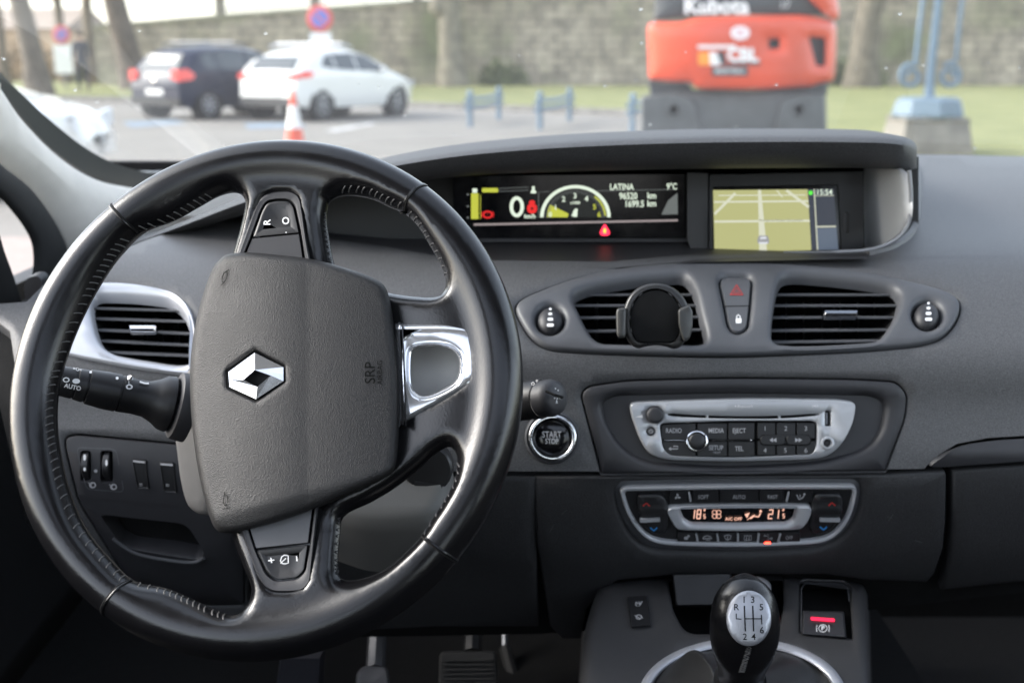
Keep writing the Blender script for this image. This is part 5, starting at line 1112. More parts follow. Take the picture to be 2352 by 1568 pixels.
n1_ = t.nodes.new('ShaderNodeTexNoise'); n1_.inputs['Scale'].default_value = .35; n1_.inputs['Detail'].default_value = 7; t.links.new(tc.outputs['Object'], n1_.inputs['Vector'])
r1_ = t.nodes.new('ShaderNodeMapRange'); r1_.inputs[1].default_value = .48; r1_.inputs[2].default_value = .66; t.links.new(n1_.outputs['Fac'], r1_.inputs[0])
x1_ = t.nodes.new('ShaderNodeMix'); x1_.data_type = 'RGBA'; x1_.inputs[7].default_value = (.17,.18,.10,1); t.links.new(r1_.outputs[0], x1_.inputs[0]); t.links.new(bk.outputs[0], x1_.inputs[6])
n2_ = t.nodes.new('ShaderNodeTexNoise'); n2_.inputs['Scale'].default_value = 1.4; n2_.inputs['Detail'].default_value = 8; t.links.new(tc.outputs['Object'], n2_.inputs['Vector'])
r2_ = t.nodes.new('ShaderNodeMapRange'); r2_.inputs[1].default_value = .3; r2_.inputs[2].default_value = .7; r2_.inputs[3].default_value = .6; r2_.inputs[4].default_value = 1.3; t.links.new(n2_.outputs['Fac'], r2_.inputs[0])
x2_ = t.nodes.new('ShaderNodeMix'); x2_.data_type = 'RGBA'; x2_.blend_type = 'MULTIPLY'; x2_.inputs[0].default_value = 1; t.links.new(x1_.outputs[2], x2_.inputs[6]); t.links.new(r2_.outputs[0], x2_.inputs[7]); t.links.new(x2_.outputs[2], B.inputs['Base Color'])
bn = t.nodes.new('ShaderNodeBump'); bn.inputs['Distance'].default_value = .03; t.links.new(bk.outputs['Fac'], bn.inputs['Height']); bn.invert = True; t.links.new(bn.outputs[0], B.inputs['Normal'])
WY_ = 45.0
wt = [(215,66),(500,42),(1000,5),(1180,-8),(1500,-30),(2700,-70)]
stw = thing('stone_wall', (5, WY_, 0), 'long high wall of pale rubble stone with mossy patches behind the car park', 'stone wall')
b = MB(); tp_ = [P(u, v, WY_) for u, v in wt]; N = len(tp_)
vs = [Vector((p.x, WY_, 0)) for p in tp_] + tp_ + [p + Vector((0,.5,0)) for p in tp_] + [Vector((p.x, WY_+.5, 0)) for p in tp_]
b.add(vs, [(i, i+1, N+i+1, N+i) for i in range(N-1)] + [(N+i, N+i+1, 2*N+i+1, 2*N+i) for i in range(N-1)] + [(0, N, 2*N, 3*N)]); b.build('masonry', sm, stw, smooth=False)
b = MB()
for p, q in zip(tp_, tp_[1:]): b.add([p+Vector((0,-.08,0)), q+Vector((0,-.08,0)), q+Vector((0,.58,0)), p+Vector((0,.58,0)), p+Vector((0,-.08,.12)), q+Vector((0,-.08,.12)), q+Vector((0,.58,.12)), p+Vector((0,.58,.12))], [(4,5,6,7),(0,1,5,4),(0,3,2,1),(2,3,7,6)])
b.build('coping', outm('coping_stone', (.27,.26,.19), var=(2,.4)), stw, smooth=False)
# railings above the wall
rl = thing('iron_railing', (-8, WY_+.25, 2.5), 'dark iron railing with close upright bars along the top of the stone wall', 'railing')
irn = outm('weathered_iron', (.11,.105,.09), .6, var=(3,.2))
top_at = lambda x: float(np.interp(x, [p.x for p in tp_], [p.z for p in tp_]))
x0, x1 = P(505,40,WY_).x, P(1010,5,WY_).x
b = MB(); x = x0; 
while x < x1:
    z = top_at(x); b.box((x, WY_+.25, z+.12+.9), (.03,.03,1.8)); x += .155
b.build('upright_bars', irn, rl, smooth=False)
b = MB()
for dz in (.3, 1.75): b.tube([(x0, WY_+.25, top_at(x0)+dz), (x1, WY_+.25, top_at(x1)+dz)], .03, 6)
b.build('rail', irn, rl)
for u in (505,725,960,1040):
    p = P(u, 20, WY_+.25); b = MB(); b.box((p.x, p.y, top_at(p.x)+1.05), (.30,.30,2.1)); b.box((p.x, p.y, top_at(p.x)+2.15), (.42,.42,.12)); b.build('post', outm('railing_post_stone', (.22,.2,.16), var=(3,.3)), rl, smooth=False)
# trees
def tree(nm, base, h, r, label, seed, bcol=(.125,.105,.08), lean=(0,0), burl=None, group='bare trees by the wall', depth_=4, spread=1.0, leaf=None):
    rg_ = random.Random(seed); t = thing(nm, tuple(base), label, 'tree', group); base = Vector(base)
    m_b = mat('tree_bark', bcol, .9, bump=(6,.03), var=(2.5,.35)); pts = []; n = 9
    for i in range(n):
        q = i/(n-1); pts.append((base + Vector((lean[0]*q + .06*r*math.sin(q*7+seed)*4, lean[1]*q, h*q)), r*(1.35 if i == 0 else 1 - .55*q)))
    b = MB(); b.tube([p for p, _ in pts], [x for _, x in pts], 14)
    if burl: 
        for (dx, dz, rr) in burl: b.sphere(base + Vector((dx, -.1, dz)), rr, 12, (1, .8, 1.1))
    b.build('trunk', m_b, t, ang=80)
    b = MB()
    def grow_(p, d, L, rad_, lev):
        k = 4; q = [p]; dd = d.copy()
        for i in range(k): dd = (dd + Vector((rg_.uniform(-.25,.25), rg_.uniform(-.25,.25), rg_.uniform(-.08,.22)))).normalized(); q.append(q[-1] + dd*L/k)
        b.tube(q, [rad_*(1-.5*i/k) for i in range(k+1)], 6 if lev < 2 else 4)
        if lev < depth_:
            for i in range(rg_.randint(3, 4)):
                s0 = q[rg_.randint(1, k)]; nd = (dd + Vector((rg_.uniform(-1,1), rg_.uniform(-1,1), rg_.uniform(-.35,.8)))*.9).normalized(); grow_(s0, nd, L*rg_.uniform(.5,.75), rad_*.5, lev+1)
    for i in range(9):
        q = rg_.uniform(.3, 1); p = base + Vector((lean[0]*q, lean[1]*q, h*q)); a = rg_.uniform(0, 6.28); grow_(p, Vector((math.cos(a)*spread, math.sin(a)*spread, rg_.uniform(.1,.9))).normalized(), h*.34, r*.33, 0)
    b.build('crown', m_b, t, ang=80)
    if leaf:
        b = MB(); c_, R_, n_, lm = leaf
        for i in range(n_):
            a = rg_.uniform(0,6.28); rr = R_*rg_.random()**.4; ph_ = rg_.uniform(-1,1); p = base + Vector(c_) + Vector((rr*math.cos(a)*math.sqrt(1-ph_*ph_), rr*math.sin(a)*math.sqrt(1-ph_*ph_), rr*ph_))
            u_ = Vector((rg_.uniform(-1,1), rg_.uniform(-1,1), rg_.uniform(-1,1))).normalized()*.12; w_ = u_.orthogonal().normalized()*.07; b.add([p-u_, p+w_, p+u_, p-w_], [(0,1,2,3)])
        b.build('foliage', lm, t)
    return t
tree('bare_tree', G(78,218,.1) if False else (P(85,190,33).x,33,.1), 8, .31, 'thick leaning bare tree trunk at the far left behind the no parking sign', 1, lean=(-.9,0))
tree('bare_tree', (P(308,190,40).x,40,.1), 9, .42, 'large bare tree with a broad brown trunk directly left of the dark blue hatchback', 2, lean=(-1.2,0), bcol=(.11,.088,.07))
tree('bare_tree', (P(1040,190,43).x,43,.1), 9, .44, 'pale trunked tree with a dark burl in front of the wall at mid picture', 3, burl=[(-.45,2.7,.34),(-.2,3.1,.3)], bcol=(.185,.165,.125))
tree('bare_tree', (P(1985,190,42).x,42,.1), 9, .50, 'mossy bare tree trunk just right of the orange excavator', 4, bcol=(.14,.12,.09), lean=(.2,0))
for i, (u, y, r, lab) in enumerate([(8,38,.18,'thin bare tree at the left edge of the view'),(150,48,.20,'slim bare tree behind the left no parking sign'),(215,46,.22,'slim bare tree standing at the left end of the stone wall')]):
    tree('bare_tree', (P(u,190,y).x,y,.1), 9, r, lab, 20+i, bcol=(.15,.12,.085), depth_=4)
# bushes and a far house at the left
lf1 = outm('bush_leaves', (.13,.145,.07), .7, var=(1,.4)); lf2 = outm('dry_hedge_leaves', (.30,.22,.13), .8, var=(1,.4))
def bush(pos, R_, n_, lm, label, sd, sc_=(1,1,1), group=None):
    rg_ = random.Random(sd); t = thing('bush', pos, label, 'bush', group); b = MB(); c = Vector(pos)
    for i in range(n_):
        a = rg_.uniform(0,6.28); ph_ = rg_.uniform(0,1); rr = rg_.random()**.35 * (.8+.2*math.sin(a*3+sd)); p = c + Vector((R_*sc_[0]*rr*math.cos(a)*math.sqrt(1-ph_*ph_), R_*sc_[1]*rr*math.sin(a)*math.sqrt(1-ph_*ph_), R_*sc_[2]*rr*ph_))
        u_ = Vector((rg_.uniform(-1,1), rg_.uniform(-1,1), rg_.uniform(-1,1))).normalized()*.10; w_ = u_.orthogonal().normalized()*.06; b.add([p-u_, p+w_, p+u_, p-w_], [(0,1,2,3)])
    b.build('foliage', lm, t); b = MB()
    for i in range(5): a = rg_.uniform(0,6.28); b.tube([c, c + Vector((math.cos(a)*R_*sc_[0]*.5, math.sin(a)*R_*sc_[1]*.5, R_*sc_[2]*.7))], .03, 5)
    b.build('stem', outm('bush_stem', (.1,.08,.06)), t); return t
bush((P(1150,190,44).x,44.2,.1), 1.0, 900, lf1, 'low green bush at the foot of the wall right of the burled tree', 1, (1.1,.4,1))
bush((P(1960,190,44).x,44.1,.1), 1.2, 900, lf1, 'dark ivy bush around the foot of the tree beside the excavator', 2, (1.2,.4,1))
0 and bush((P(2060,190,44).x,44.4,.1), .8, 500, lf1, 'small bush against the wall left of the blue lamp post', 3, (1.5,.3,.9))
0 and bush((P(1300,190,44).x,44.5,.1), .7, 500, lf1, 'small weedy bush against the wall above the middle bike stand', 6, (1.8,.3,.8))
bush((P(30,190,52).x,52,.1), 1.9, 2200, lf2, 'long dry tan hedge behind the trees at the far left', 4, (2.6,.6,.9))
bush((P(230,190,50).x,50,.1), .9, 900, lf1, 'green bush at the left end of the stone wall', 5, (1.3,.5,1))
hs = thing('far_house', (P(-40,190,75).x,75,0), 'pale ochre house seen blurred through the trees at the far left', 'house'); cx = P(20,190,75).x
b = MB(); b.box((cx-3,75,1.3), (16,8,2.6)); b.build('wall', outm('ochre_render', (.50,.36,.23), var=(1,.1)), hs, smooth=False)
b = MB(); b.add([(cx-11.3,70.7,2.6),(cx+5.3,70.7,2.6),(cx+5.3,79.3,2.6),(cx-11.3,79.3,2.6),(cx-11.3,75,3.9),(cx+5.3,75,3.9)], [(0,1,5,4),(2,3,4,5),(0,4,3),(1,2,5)]); b.build('roof', outm('clay_tiles', (.30,.24,.19), var=(3,.2)), hs, smooth=False)
for dx in (-8,-4,0,3):
    b = MB(); b.box((cx+dx,70.96,1.4), (1.1,.1,1.2)); b.build('window', outm('dark_window', (.05,.06,.07), .2), hs, smooth=False)

# ---- parked cars
def carbody(nm, label, pos, heading, paint, style, roofbars=False, plate_='white', group='cars parked across the car park'):
    t = thing(nm, (0,0,0), label, 'car', group)
    L, Wd = 4.06, 1.76
    if style == 'suv': top = interp([(0,.78),(.06,1.02),(.22,1.22),(.42,1.50),(.7,1.59),(1.6,1.63),(2.4,1.56),(3.0,1.15),(3.5,1.02),(3.95,.86),(4.06,.6)]); belt = 1.02
    else: top = interp([(0,.70),(.05,.93),(.16,1.05),(.50,1.33),(.9,1.42),(1.7,1.46),(2.4,1.37),(3.05,1.02),(3.5,.90),(3.95,.74),(4.06,.55)]); belt = .94
    zr = 1.63 if style == 'suv' else 1.46
    def hw(y, z):
        e = 1 - .16*max(0, 1-y/.45)**2 - .24*max(0, (y-3.3)/.76)**2; base = Wd/2*e
        bz_ = belt + .05*(1-y/4)
        k = 1 - .07*max(0, (.55-z)/.3)**2 if z < .6 else 1.0
        if z > bz_: q = (z-bz_)/(zr-bz_); k *= 1 - .22*q - .10*q*q
        return base*k
    ys = [0,.05,.12,.25,.42,.6,.85,1.2,1.6,2.0,2.4,2.7,3.0,3.3,3.6,3.8,3.95,4.03,4.06]; zb = lambda y: .26 + .10*max(0,1-y/.3) + .08*max(0,(y-3.8)/.26)
    b = MB(); K = 13; vs = []
    for y in ys:
        z0, z1 = zb(y), top(y); row = []
        for i in range(K): q = i/(K-1); z = z0 + (z1-z0)*q**.9; x = hw(y, min(z, z1)); ex = (z1-z)/(z1-z0); x *= 1 if ex > .12 else (.62+.38*math.sqrt(max(0,1-(1-ex/.12)**2))); row.append((x, y, z))
        vs += [(0,y,z0)] + row + [(0, y, z1+.012)] ; R1 = K+2
        vs += [(-x, yy, z) for x, yy, z in row]
    S_ = K+2+K
    def idx(i, j, side): return i*S_ + (j if side > 0 else (0 if j == 0 else (K+1 if j == K+1 else K+2+j-1)))
    fs = []
    for i in range(len(ys)-1):
        for j in range(K+1):
            for s in (1,-1): fs.append((idx(i,j,s), idx(i,j+1,s), idx(i+1,j+1,s), idx(i+1,j,s)))
    for e_ in (0, len(ys)-1):
        for j in range(K+1): fs.append((idx(e_,j,1), idx(e_,j+1,1), idx(e_,j+1,-1), idx(e_,j,-1)))
    b.add(vs, fs); b.build('body', paint, t, ang=50)
    gls = mat('car_window_glass', (.035,.045,.05), .06, spec=.8, rvar=(5,.02)); tm = M['rubber']
    def side(poly, s, m, nm_, off=.012): 
        q = MB(); q.plate(lambda y, z, h=0: Vector((s*(hw(y, z)+h), y, z)), poly, ((0,-.01),(0,off)), sp=.25); q.build(nm_, m, t, ang=60)
    for s in (1,-1):
        if style == 'suv': polys = [[(.62,1.13),(.60,1.42),(.95,1.50),(1.0,1.11)],[(1.06,1.11),(1.02,1.50),(1.85,1.52),(1.85,1.08)],[(1.92,1.08),(1.92,1.52),(2.30,1.46),(2.85,1.14),(2.85,1.05)]]
        else: polys = [[(.72,1.10),(.95,1.30),(1.15,1.33),(1.15,1.03)],[(1.2,1.03),(1.2,1.34),(1.85,1.36),(1.85,1.0)],[(1.9,1.0),(1.9,1.36),(2.30,1.29),(2.85,1.03),(2.85,.97)]]
        for p_ in polys: side(p_, s, gls, 'side_window')
        side([(.35,.30),(.35,.38),(3.75,.38),(3.75,.28)], s, tm, 'sill', .006)
        z_ = .98 if style == 'suv' else .88
        q = MB(); q.plate(lambda a, z, h=0: Vector((s*(hw(.02+a, z)+h), .02+a, z)), [(0,z_-.12),(.0,z_+.13),(.16 if style=='suv' else .10,z_+.15),(.30,z_+.02),(.26,z_-.08)] if style == 'suv' else [(0,z_-.02),(0,z_+.07),(.20,z_+.12),(.42,z_+.10),(.30,z_+.0)], ((0,-.02),(0,.022)), sp=.2)
        q.plate(lambda a, z, h=0: Vector((s*(hw(.05, z)-.0-a), -h, z)), [(0,z_-.12),(0,z_+.13),(.20,z_+.13),(.24,z_-.06)] if style == 'suv' else [(0,z_-.03),(0,z_+.07),(.30,z_+.05),(.34,z_)], ((0,-.05),(0,.012)), sp=.2)
        q.build('tail_light', mat('red_tail_lens', (.55,.035,.03), .15, coat=.5, emit=.12, rvar=(5,.03)), t)
        q = MB(); q.plate(lambda a, z, h=0: Vector((s*(hw(3.9-a*.3, z)-a*.7), 3.9+.12-a*.3+h, z)), [(0,.62),(0,.78),(.45,.72),(.5,.62)], ((0,-.05),(0,.01)), sp=.3); q.build('headlight', mat('headlamp_lens', (.6,.62,.65), .1, rvar=(5,.03)), t)
        for yy in (.68, 3.24):
            rr = .33; x_ = s*(hw(yy,.4)); q = MB(); q.lathe((x_-s*.20, yy, rr), (s,0,0), [(0,0),(0,.36),(.212,.375),(.213,0)], 30); q.build('wheel_arch', M['deep'], t)
            q = MB(); q.lathe((x_-s*.17, yy, rr), (s,0,0), [(0,.2),(0,.29),(.03,rr-.01),(.09,rr),(.17,rr-.01),(.19,.30),(.19,.215),(.17,.21)], 32); wh = q.build('tyre', M['rubber'], t)
            q = MB(); q.lathe((x_+s*.005, yy, rr), (s,0,0), [(-.03,0),(-.03,.2),(.01,.215),(.012,.195),(-.01,.18)], 32)
            for k_ in range(7): a = 2*math.pi*k_/7; q.box((x_+s*.004, yy+.10*math.cos(a), rr+.10*math.sin(a)), (.02,.19,.035 if style != 'suv' else .06), Matrix.Rotation(a, 3, 'X'))
            q.sphere((x_, yy, rr), .045, 10, (.6,1,1)); q.build('rim', M['silverdark'] if style != 'suv' else M['silver'], wh)
        q = MB(); q.sphere((s*(hw(2.7,1)+.10), 2.62, belt+.08), .09, 12, (1.1,.7,.8)); q.build('door_mirror', paint, t)
        q = MB(); q.tube([(s*(hw(1.45,z_)+.012), 1.40, z_), (s*(hw(1.45,z_)+.02), 1.55, z_)], .012, 8); q.build('door_handle', paint, t)
    # rear glass, boot, plate, bumper
    pr = [(y, top(y)) for y in np.linspace(.14 if style != 'suv' else .10, .46, 6)]
    def rear(a, q, h=0):
        y = .13 + .33*q if style != 'suv' else .10 + .30*q; return Vector((a, y - h*.6 - .012, top(y) - .02 + h*.6))
    q = MB(); q.plate(rear, [(-.60,.05),(.60,.05),(.52,.92),(-.52,.92)], ((0,-.02),(0,.022)), sp=.2); q.build('rear_window', gls, t, ang=60)
    q = MB(); q.box((0,-.012,.62 if style == 'suv' else .55), (.52,.02,.115)); q.build('number_plate', outm('plate_white', (.7,.7,.68), .4), t)
    q = MB(); q.box((0,.06,.40), (1.50,.16,.16)); q.build('rear_bumper', M['rubber'] if style == 'suv' else M['trim'], t)
    q = MB(); q.lathe((0,-.01,.86), (0,-1,0), [(0,.06),(.012,.055),(.014,0)], 24); q.build('badge', M['chrome'], t)
    q = MB(); q.plate(lambda a, y, h=0: Vector((a, y, top(y)+.012+h)), [(-.52,2.55),(.52,2.55),(.62,2.95),(-.62,2.95)], ((0,-.01),(0,.01)), sp=.2); q.build('windscreen', gls, t)
    if roofbars:
        q = MB()
        for s in (1,-1): q.tube([(s*.56,.75,zr+.0),(s*.56,.85,zr+.06),(s*.56,1.9,zr+.06),(s*.56,2.05,zr)], .022, 8)
        for yy in (1.0,1.7): q.tube([(-.60,yy,zr+.09),(.60,yy,zr+.09)], .018, 8)
        q.build('roof_rack', M['silver'] if style != 'suv' else M['steel'], t)
    t.scale = (.90,.90,.83 if style == 'suv' else .90); t.location = pos; t.rotation_euler = (0,0,-math.radians(heading)); return t
pw = mat('white_car_paint', (.72,.71,.68), .22, coat=.6, rvar=(3,.04)); pbl = mat('dark_blue_car_paint', (.008,.013,.035), .3, coat=0, spec=.3, rvar=(3,.04))
def place(u, v, off, hd): # rear centre from the px where the rear-right wheel meets the ground
    g = G(u, v); a = math.radians(hd); c = Vector((math.cos(a), -math.sin(a), 0)); f = Vector((math.sin(a), math.cos(a), 0)); return g - f*off - c*.76
p1 = place(742,279,.63,35); carbody('parked_car', 'white hatchback with a roof rack parked right behind the traffic cone', tuple(p1), 31, pw, 'hatch', True)
p2 = place(483,275,.63,34); carbody('parked_car', 'dark blue hatchback with red tail lights parked left of the white hatchback', tuple(p2), 34, pbl, 'suv', True)
carbody('parked_car', 'nose of a white car cut off by the windscreen pillar at the lower left', (-7.35, 10.6, .0), 84, pw, 'hatch', False)

# ---- no parking signs
def sign(pos, z, r, label, panel, poleh):
    t = thing('no_parking_sign', (pos[0], pos[1], 0), label, 'road sign', 'no parking signs'); x, y = pos
    b = MB(); b.tube([(x,y,0),(x,y,poleh)], .03, 8); b.build('post', M['steel'], t)
    b = MB(); b.lathe((x,y-.04,z), (0,-1,0), [(-.01,0),(-.01,r),(.008,r),(.010,r*.99),(.010,0)], 40); d = b.build('disc', outm('sign_red', (.60,.10,.09), .4), t)
    b = MB(); b.lathe((x,y-.052,z), (0,-1,0), [(0,0),(0,r*.62),(.002,r*.62),(.002,0)], 40); b.build('sign_field', outm('sign_blue', (.12,.17,.52), .4), d)
    b = MB(); b.box((x,y-.057,z), (r*1.5,.003,r*.16), Matrix.Rotation(math.radians(45),3,'Y')); b.build('sign_bar', outm('sign_red_bar', (.60,.10,.09), .4), d)
    b = MB(); 
    for (dx, dz, w_, h_) in panel: b.box((x+dx,y-.05,z+dz), (w_,.012,h_))
    b.build('panel', outm('sign_white', (.75,.75,.74), .5), t)
q = P(735,43,29); sign((q.x,29), q.z, .31, 'red and blue no parking disc on a post above the white hatchback', [(0,-.45,.5,.25),(0,-.75,.3,.25)], q.z)
q = P(142,80,40); sign((q.x,40), q.z, .29, 'smaller no parking disc over a tall white panel at the far left', [(0,-.78,.60,.9)], q.z)
# ---- person at the far left
def person(base, label):
    t = thing('person', tuple(base), label, 'person'); x, y, z = base
    sk = bpy.data.meshes.new('body'); J = {'pel':(0,0,.92),'ch':(0,0,1.30),'nk':(0,0,1.48),'hd':(0,-.02,1.60),'tp':(0,-.02,1.72),'sl':(-.18,0,1.42),'el':(-.25,0,1.15),'wl':(-.22,-.08,.92),'sr':(.18,0,1.42),'er':(.25,0,1.15),'wr':(.24,-.08,.92),'hl':(-.10,0,.88),'kl':(-.12,-.06,.48),'al':(-.12,.04,.07),'fl':(-.13,-.12,.03),'hr':(.10,0,.88),'kr':(.12,.04,.48),'ar':(.12,.12,.07),'fr':(.13,-.04,.03)}
    Rr = {'pel':.15,'ch':.165,'nk':.07,'hd':.095,'tp':.075,'sl':.075,'el':.055,'wl':.04,'sr':.075,'er':.055,'wr':.04,'hl':.10,'kl':.07,'al':.045,'fl':.04,'hr':.10,'kr':.07,'ar':.045,'fr':.04}
    K_ = list(J); E = [('pel','ch'),('ch','nk'),('nk','hd'),('hd','tp'),('ch','sl'),('sl','el'),('el','wl'),('ch','sr'),('sr','er'),('er','wr'),('pel','hl'),('hl','kl'),('kl','al'),('al','fl'),('pel','hr'),('hr','kr'),('kr','ar'),('ar','fr')]
    sk.from_pydata([J[k] for k in K_], [(K_.index(a), K_.index(c)) for a, c in E], []); o = bpy.data.objects.new('body', sk); sc.collection.objects.link(o)
    m = o.modifiers.new('s', 'SKIN'); 
    for i, k in enumerate(K_): sk.skin_vertices[0].data[i].radius = (Rr[k], Rr[k]*.85)
    sk.skin_vertices[0].data[0].use_root = True; s2 = o.modifiers.new('d', 'SUBSURF'); s2.levels = 2; s2.render_levels = 2
    bpy.context.view_layer.update(); me = bpy.data.meshes.new_from_object(o.evaluated_get(bpy.context.evaluated_depsgraph_get())); bpy.data.objects.remove(o)
    me.materials.clear(); dk_ = outm('dark_coat', (.02,.02,.03)); skn = outm('skin', (.45,.28,.2), .6); tr_ = outm('dark_trousers', (.035,.035,.05)); [me.materials.append(a) for a in (dk_, skn, tr_)]
    for p in me.polygons: c = p.center; p.material_index = 1 if c.z > 1.5 or (abs(c.x) > .17 and c.z < .95 and c.z > .8) else (2 if c.z < .9 else 0); p.use_smooth = True
    ob = bpy.data.objects.new('body', me); sc.collection.objects.link(ob); ob.parent = t
    b = MB(); b.sphere((x, y+.01, z+1.66), .105, 14, (.95,1.05,1)); b.build('hair', outm('dark_hair', (.02,.015,.01)), t); return t
person((P(192,200,37).x, 37, .1), 'distant person in a dark coat walking past the trees at the far left')
# ---- traffic cone
cy = 14.0; cxp = P(676,300,cy); t = thing('traffic_cone', (cxp.x, cy, 0), 'orange and white striped traffic cone standing behind the white hatchback', 'traffic cone')
ztop = P(676,208,cy).z; Rz = lambda z: .02 + (ztop-z)*.155
cm = bpy.data.materials.new('cone_plastic'); 
orange = outm('cone_orange', (.72,.10,.05), .45, var=(8,.1)); wh_ = outm('cone_white', (.78,.76,.74), .4, var=(8,.05))
b = MB(); b.lathe((cxp.x,cy,.04), (0,0,1), [(0,Rz(.04)),(ztop-.04,.02),(ztop-.035,0)], 28); b.build('cone_body', orange, t)
for z0, z1 in ((P(676,295,cy).z, P(676,243,cy).z), (P(676,352,cy).z, P(676,325,cy).z)):
    b = MB(); b.lathe((cxp.x,cy,0), (0,0,1), [(z0,Rz(z0)+.004),(z1,Rz(z1)+.004)], 28); b.build('reflective_band', wh_, t)
b = MB(); b.box((cxp.x,cy,.025), (.40,.40,.05)); b.build('base', orange, t, smooth=False)
t['label'] = 'orange and white striped traffic cone standing before the rear of the white hatchback'
# ---- blue bike stands
bl = outm('blue_grey_painted_steel', (.115,.18,.245), .5, var=(6,.1))
def stand(pa, pb, label):
    A, Bq = G(*pa), G(*pb); t = thing('bike_stand', tuple(A), label, 'bike stand', 'blue bike stands along the grass'); z1 = .44
    for p in (A, Bq): b = MB(); b.tube([p, p+Vector((0,0,z1+.06)), p+Vector((0,0,z1+.09))], [.045,.045,.05], 10); b.sphere(p+Vector((0,0,z1+.12)), .055, 10); b.build('post', bl, t)
    d = (Bq-A); e = d.normalized()*.32
    for dz in (-.10, .02):
        b = MB(); b.tube([A-e+Vector((0,0,z1+dz-.02)), A+Vector((0,0,z1+dz)), (A+Bq)/2+Vector((0,0,z1+dz-.03)), Bq+Vector((0,0,z1+dz)), Bq+e+Vector((0,0,z1+dz-.02))], .038, 8); b.build('crossbar', bl, t)
stand((1080,292),(1146,275),'blue painted bike stand nearest the pale trunked tree'); stand((1240,298),(1308,279),'middle blue painted bike stand, between the tree and the excavator'); stand((1452,306),(1520,288),'blue painted bike stand partly hidden behind the excavator')
# ---- lamp post
ly = 14.0; lx = P(2128,300,ly).x; lp = thing('lamp_post', (lx, ly, 0), 'ornate blue painted iron lamp post with scrolls on a stone pedestal', 'lamp post')
def lpx(u, v): return P(u, v, ly)
z1 = lpx(2128,268).z; z2 = lpx(2128,224).z; hwp = .43
b = MB(); b.lathe((lx, ly, 0), (0,0,1), [(0,.58),(.05,.60),(z1-.05,.50),(z1-.02,.52),(z1,.50),(z1,0)], 4); b.build('stone_pedestal', outm('pedestal_stone', (.20,.185,.16), var=(4,.3), bump=(20,.01)), lp, smooth=False)
for c_ in lp.children: pass
b = MB(); b.lathe((lx, ly, 0), (0,0,1), [(z1,.41),(z1+.03,.42),(z2-.03,.37),(z2,.32),(z2+.01,0)], 8); b.build('plinth', outm('pale_blue_paint', (.125,.18,.23), .5, var=(6,.1)), lp, ang=30)
b = MB(); b.tube([lpx(2134,224), lpx(2136,180), lpx(2146,90), lpx(2158,-20), lpx(2185,-300), lpx(2190,-420)], [.06,.05,.046,.043,.04,.03], 12); b.build('shaft', bl, lp)
for s, cu, top_ in ((-1,2092,[(2103,140),(2112,60),(2122,-20),(2135,-120)]),(1,2180,[(2196,140),(2203,60),(2212,-20),(2195,-120)])):
    b = MB(); rr = 28; pts = [lpx(u, v) for u, v in reversed(top_)]
    a0 = -60 if s < 0 else -120
    for k_ in range(0, 30):
        a = math.radians(a0 - s*-1*0 + (-s)*-1*0 + (-(k_*17) if s < 0 else k_*17)); r_ = rr*(1 - .022*k_); pts.append(lpx(cu + r_*math.cos(a)*1.0, 176 + r_*math.sin(a)*1.05))
    b.tube(pts, .026, 8); b.build('scroll', bl, lp)
b = MB(); g_ = lpx(2188,-430); b.lathe(g_, (0,0,1), [(0,.06),(.05,.12),(.45,.20),(.5,.22),(.65,.08),(.75,.02),(.8,0)], 8); b.build('lantern', outm('lantern_glass', (.5,.5,.48), .3), lp)
# ---- excavator
ey = 10.9; ex = thing('excavator', (P(1706,300,ey).x, ey+1, 0), 'orange red mini excavator seen from behind with a black engine cover and grey tracks', 'excavator')
XP = Flat((1700,0,ey),(1700,300,ey),(1800,0,ey)); OR = mat('orange_machine_paint', (.60,.062,.018), .35, coat=.2, rvar=(4,.05), var=(1.8,.18)); DKG = outm('dark_machine_plastic', (.035,.04,.045), .5, var=(6,.1)); GRY = outm('dusty_grey_steel', (.078,.083,.086), .6, var=(5,.2))
cur = lambda u, v: -.16*((u-1706)/225)**4 - .03*((u-1706)/215)**2
XC = lambda u, v, h=0: XP(u, v, h) + Vector((0, -cur(u, v), 0))
cwt = rp([(1491,58,14),(1500,50,14),(1570,50,20),(1596,40,20),(1700,35,60),(1850,34,30),(1905,42,20),(1936,52,20),(1934,120,30),(1928,188,14),(1898,192,20),(1880,196,16),(1872,200,10),(1740,208,60),(1600,206,20),(1590,190,14),(1545,190,10),(1494,184,14)], 10, 6)
b = MB(); b.plate(XC, cwt, ((0,-.9),(1,-.05),(5,-.012),(14,.01)), [rp([(1861,85),(1903,88),(1902,152),(1880,152)], 6), rect(1766,90,1790,112,3)], ((5,.01),(2,0),(0,-.03),(0,-.2)), sp=26); b.build('counterweight', OR, ex, ang=60)
b = MB(); b.plate(XC, [(1855,80),(1908,80),(1908,158),(1875,158)], ((0,-.1),), sp=100); b.plate(XC, rect(1764,88,1792,114), ((0,-.1),), sp=100); b.build('opening', DKG, ex)
b = MB(); b.plate(XC, rp([(1500,-60,10),(1508,10,20),(1504,48,6),(1596,38,10),(1700,33,30),(1905,36,10),(1880,0,20),(1878,-60,10)], 8), ((0,-.9),(1,-.09),(6,-.07)), sp=40); b.build('engine_cover', DKG, ex, ang=60)
b = MB(); b.plate(XC, rp([(1860,-60,10),(1862,0,10),(1905,36,12),(1935,50,14),(1945,30,10),(1925,-60,10)], 10), ((0,-.6),(1,.0),(6,.02)), sp=40); b.build('boom_base', OR, ex, ang=60)
b = MB(); b.text(XC, 'Kubota', 1646, 16, 50, -.066, bold=.03); b.build('lettering', outm('white_decal', (.78,.78,.78), .5), ex)
b = MB(); b.text(XC, '17', 1803, 13, 24, -.066, bold=.02); b.build('lettering', outm('grey_decal', (.5,.5,.5), .5), ex)
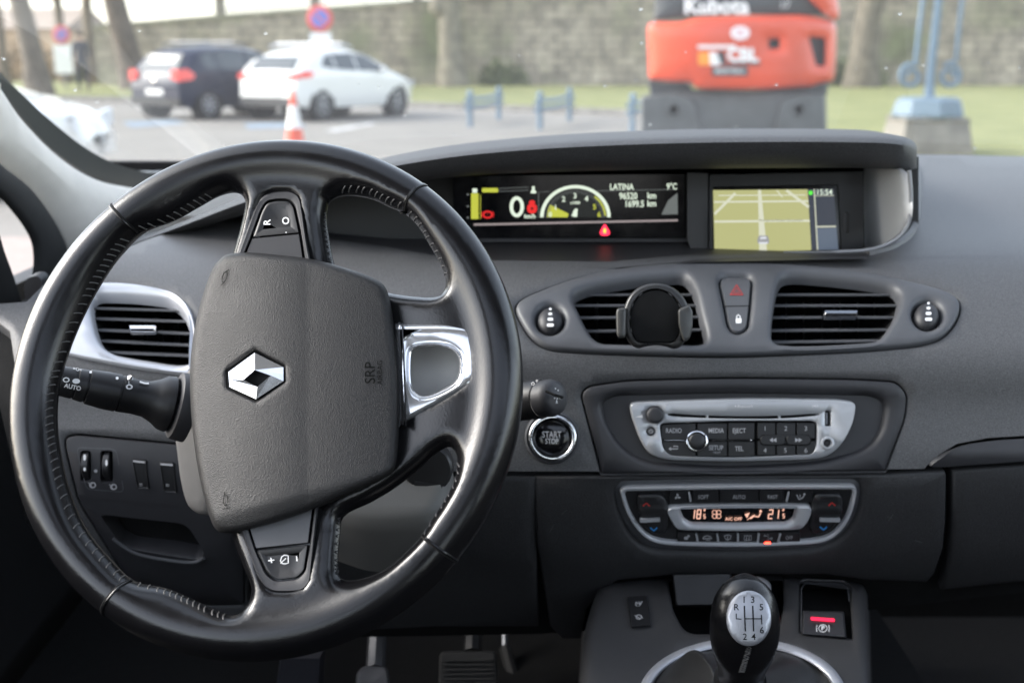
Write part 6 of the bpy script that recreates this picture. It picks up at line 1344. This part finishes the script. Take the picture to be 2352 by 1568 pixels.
b = MB(); b.plate(XC, ell(1700,76,22,16), ((0,.012),(0,.016)), sp=100); dcl = b.build('oval_decal', outm('white_oval', (.75,.70,.72), .5), ex)
b = MB(); b.text(XC, '25', 1700, 76, 18, .018, bold=.02); b.build('lettering', outm('pink_decal', (.6,.2,.25), .5), dcl)
b = MB(); b.text(XC, 'CBL', 1706, 128, 42, .017, sx=.95, bold=.05); b.poly(XC, [(1630,120),(1645,120),(1656,150),(1632,150)], .017); b.plate(XC, rect(1603,104,1690,112,1), ((0,.0165),), sp=200); cb = b.build('company_lettering', outm('white_lettering', (.72,.72,.72), .5), ex)
b = MB(); b.plate(XC, rect(1604,120,1634,150,4), ((0,.016),), sp=100); b.build('decal_block', outm('orange_decal', (.8,.28,.03), .5), cb)
b = MB(); b.plate(XC, [(1648,118),(1664,118),(1668,148),(1650,150)], ((0,.0155),), sp=100); b.plate(XC, rect(1664,144,1746,150,1), ((0,.0155),), sp=200); b.build('decal_shadow', DKG, cb)
b = MB(); b.plate(XC, rect(1635,153,1718,175,3), ((0,.012),(0,.016)), sp=100); sg_ = b.build('plate', DKG, ex)
b = MB(); b.text(XC, 'MARTEAU', 1676, 164, 15, .018, bold=.03); b.build('lettering', outm('grey_lettering', (.55,.55,.55), .5), sg_)
XL_ = lambda u, v, h=0: XP(u, v, h) + Vector((0, .25, 0))
b = MB(); b.plate(XL_, rp([(1496,186),(1530,192),(1590,192),(1600,208),(1740,210),(1872,202),(1880,194),(1920,188),(1914,226),(1500,228)], 8), ((0,-.8),(1,-.03),(4,0)), sp=60); b.build('under_cover', DKG, ex, ang=60)
b = MB(); b.plate(XL_, rp([(1540,214),(1880,210),(1895,300),(1920,380),(1500,380),(1515,300)], 12), ((0,-.7),(1,.08),(5,.10)), sp=60); b.build('undercarriage_frame', GRY, ex, ang=60)
for q in ([(1478,222,10),(1560,214,24),(1606,228,24),(1622,300,10),(1640,395,10),(1478,395,10)], [(1806,228,24),(1850,212,24),(1912,218,10),(1916,395,10),(1770,395,10),(1790,300,10)]):
    b = MB(); b.plate(XL_, rp(q, 12, 6), ((0,-1.4),(1,.11),(5,.15)), sp=60); tk = b.build('track', GRY, ex, ang=60)
    cu = 1556 if q[0][0] < 1600 else 1850; b = MB(); o = XL_(cu, 255, .15); b.lathe(o, (0,-1,0), [(-.02,.07),(.012,.07),(.016,.05),(.0,.04),(0,0)], 24); b.build('drive_motor', GRY, tk)
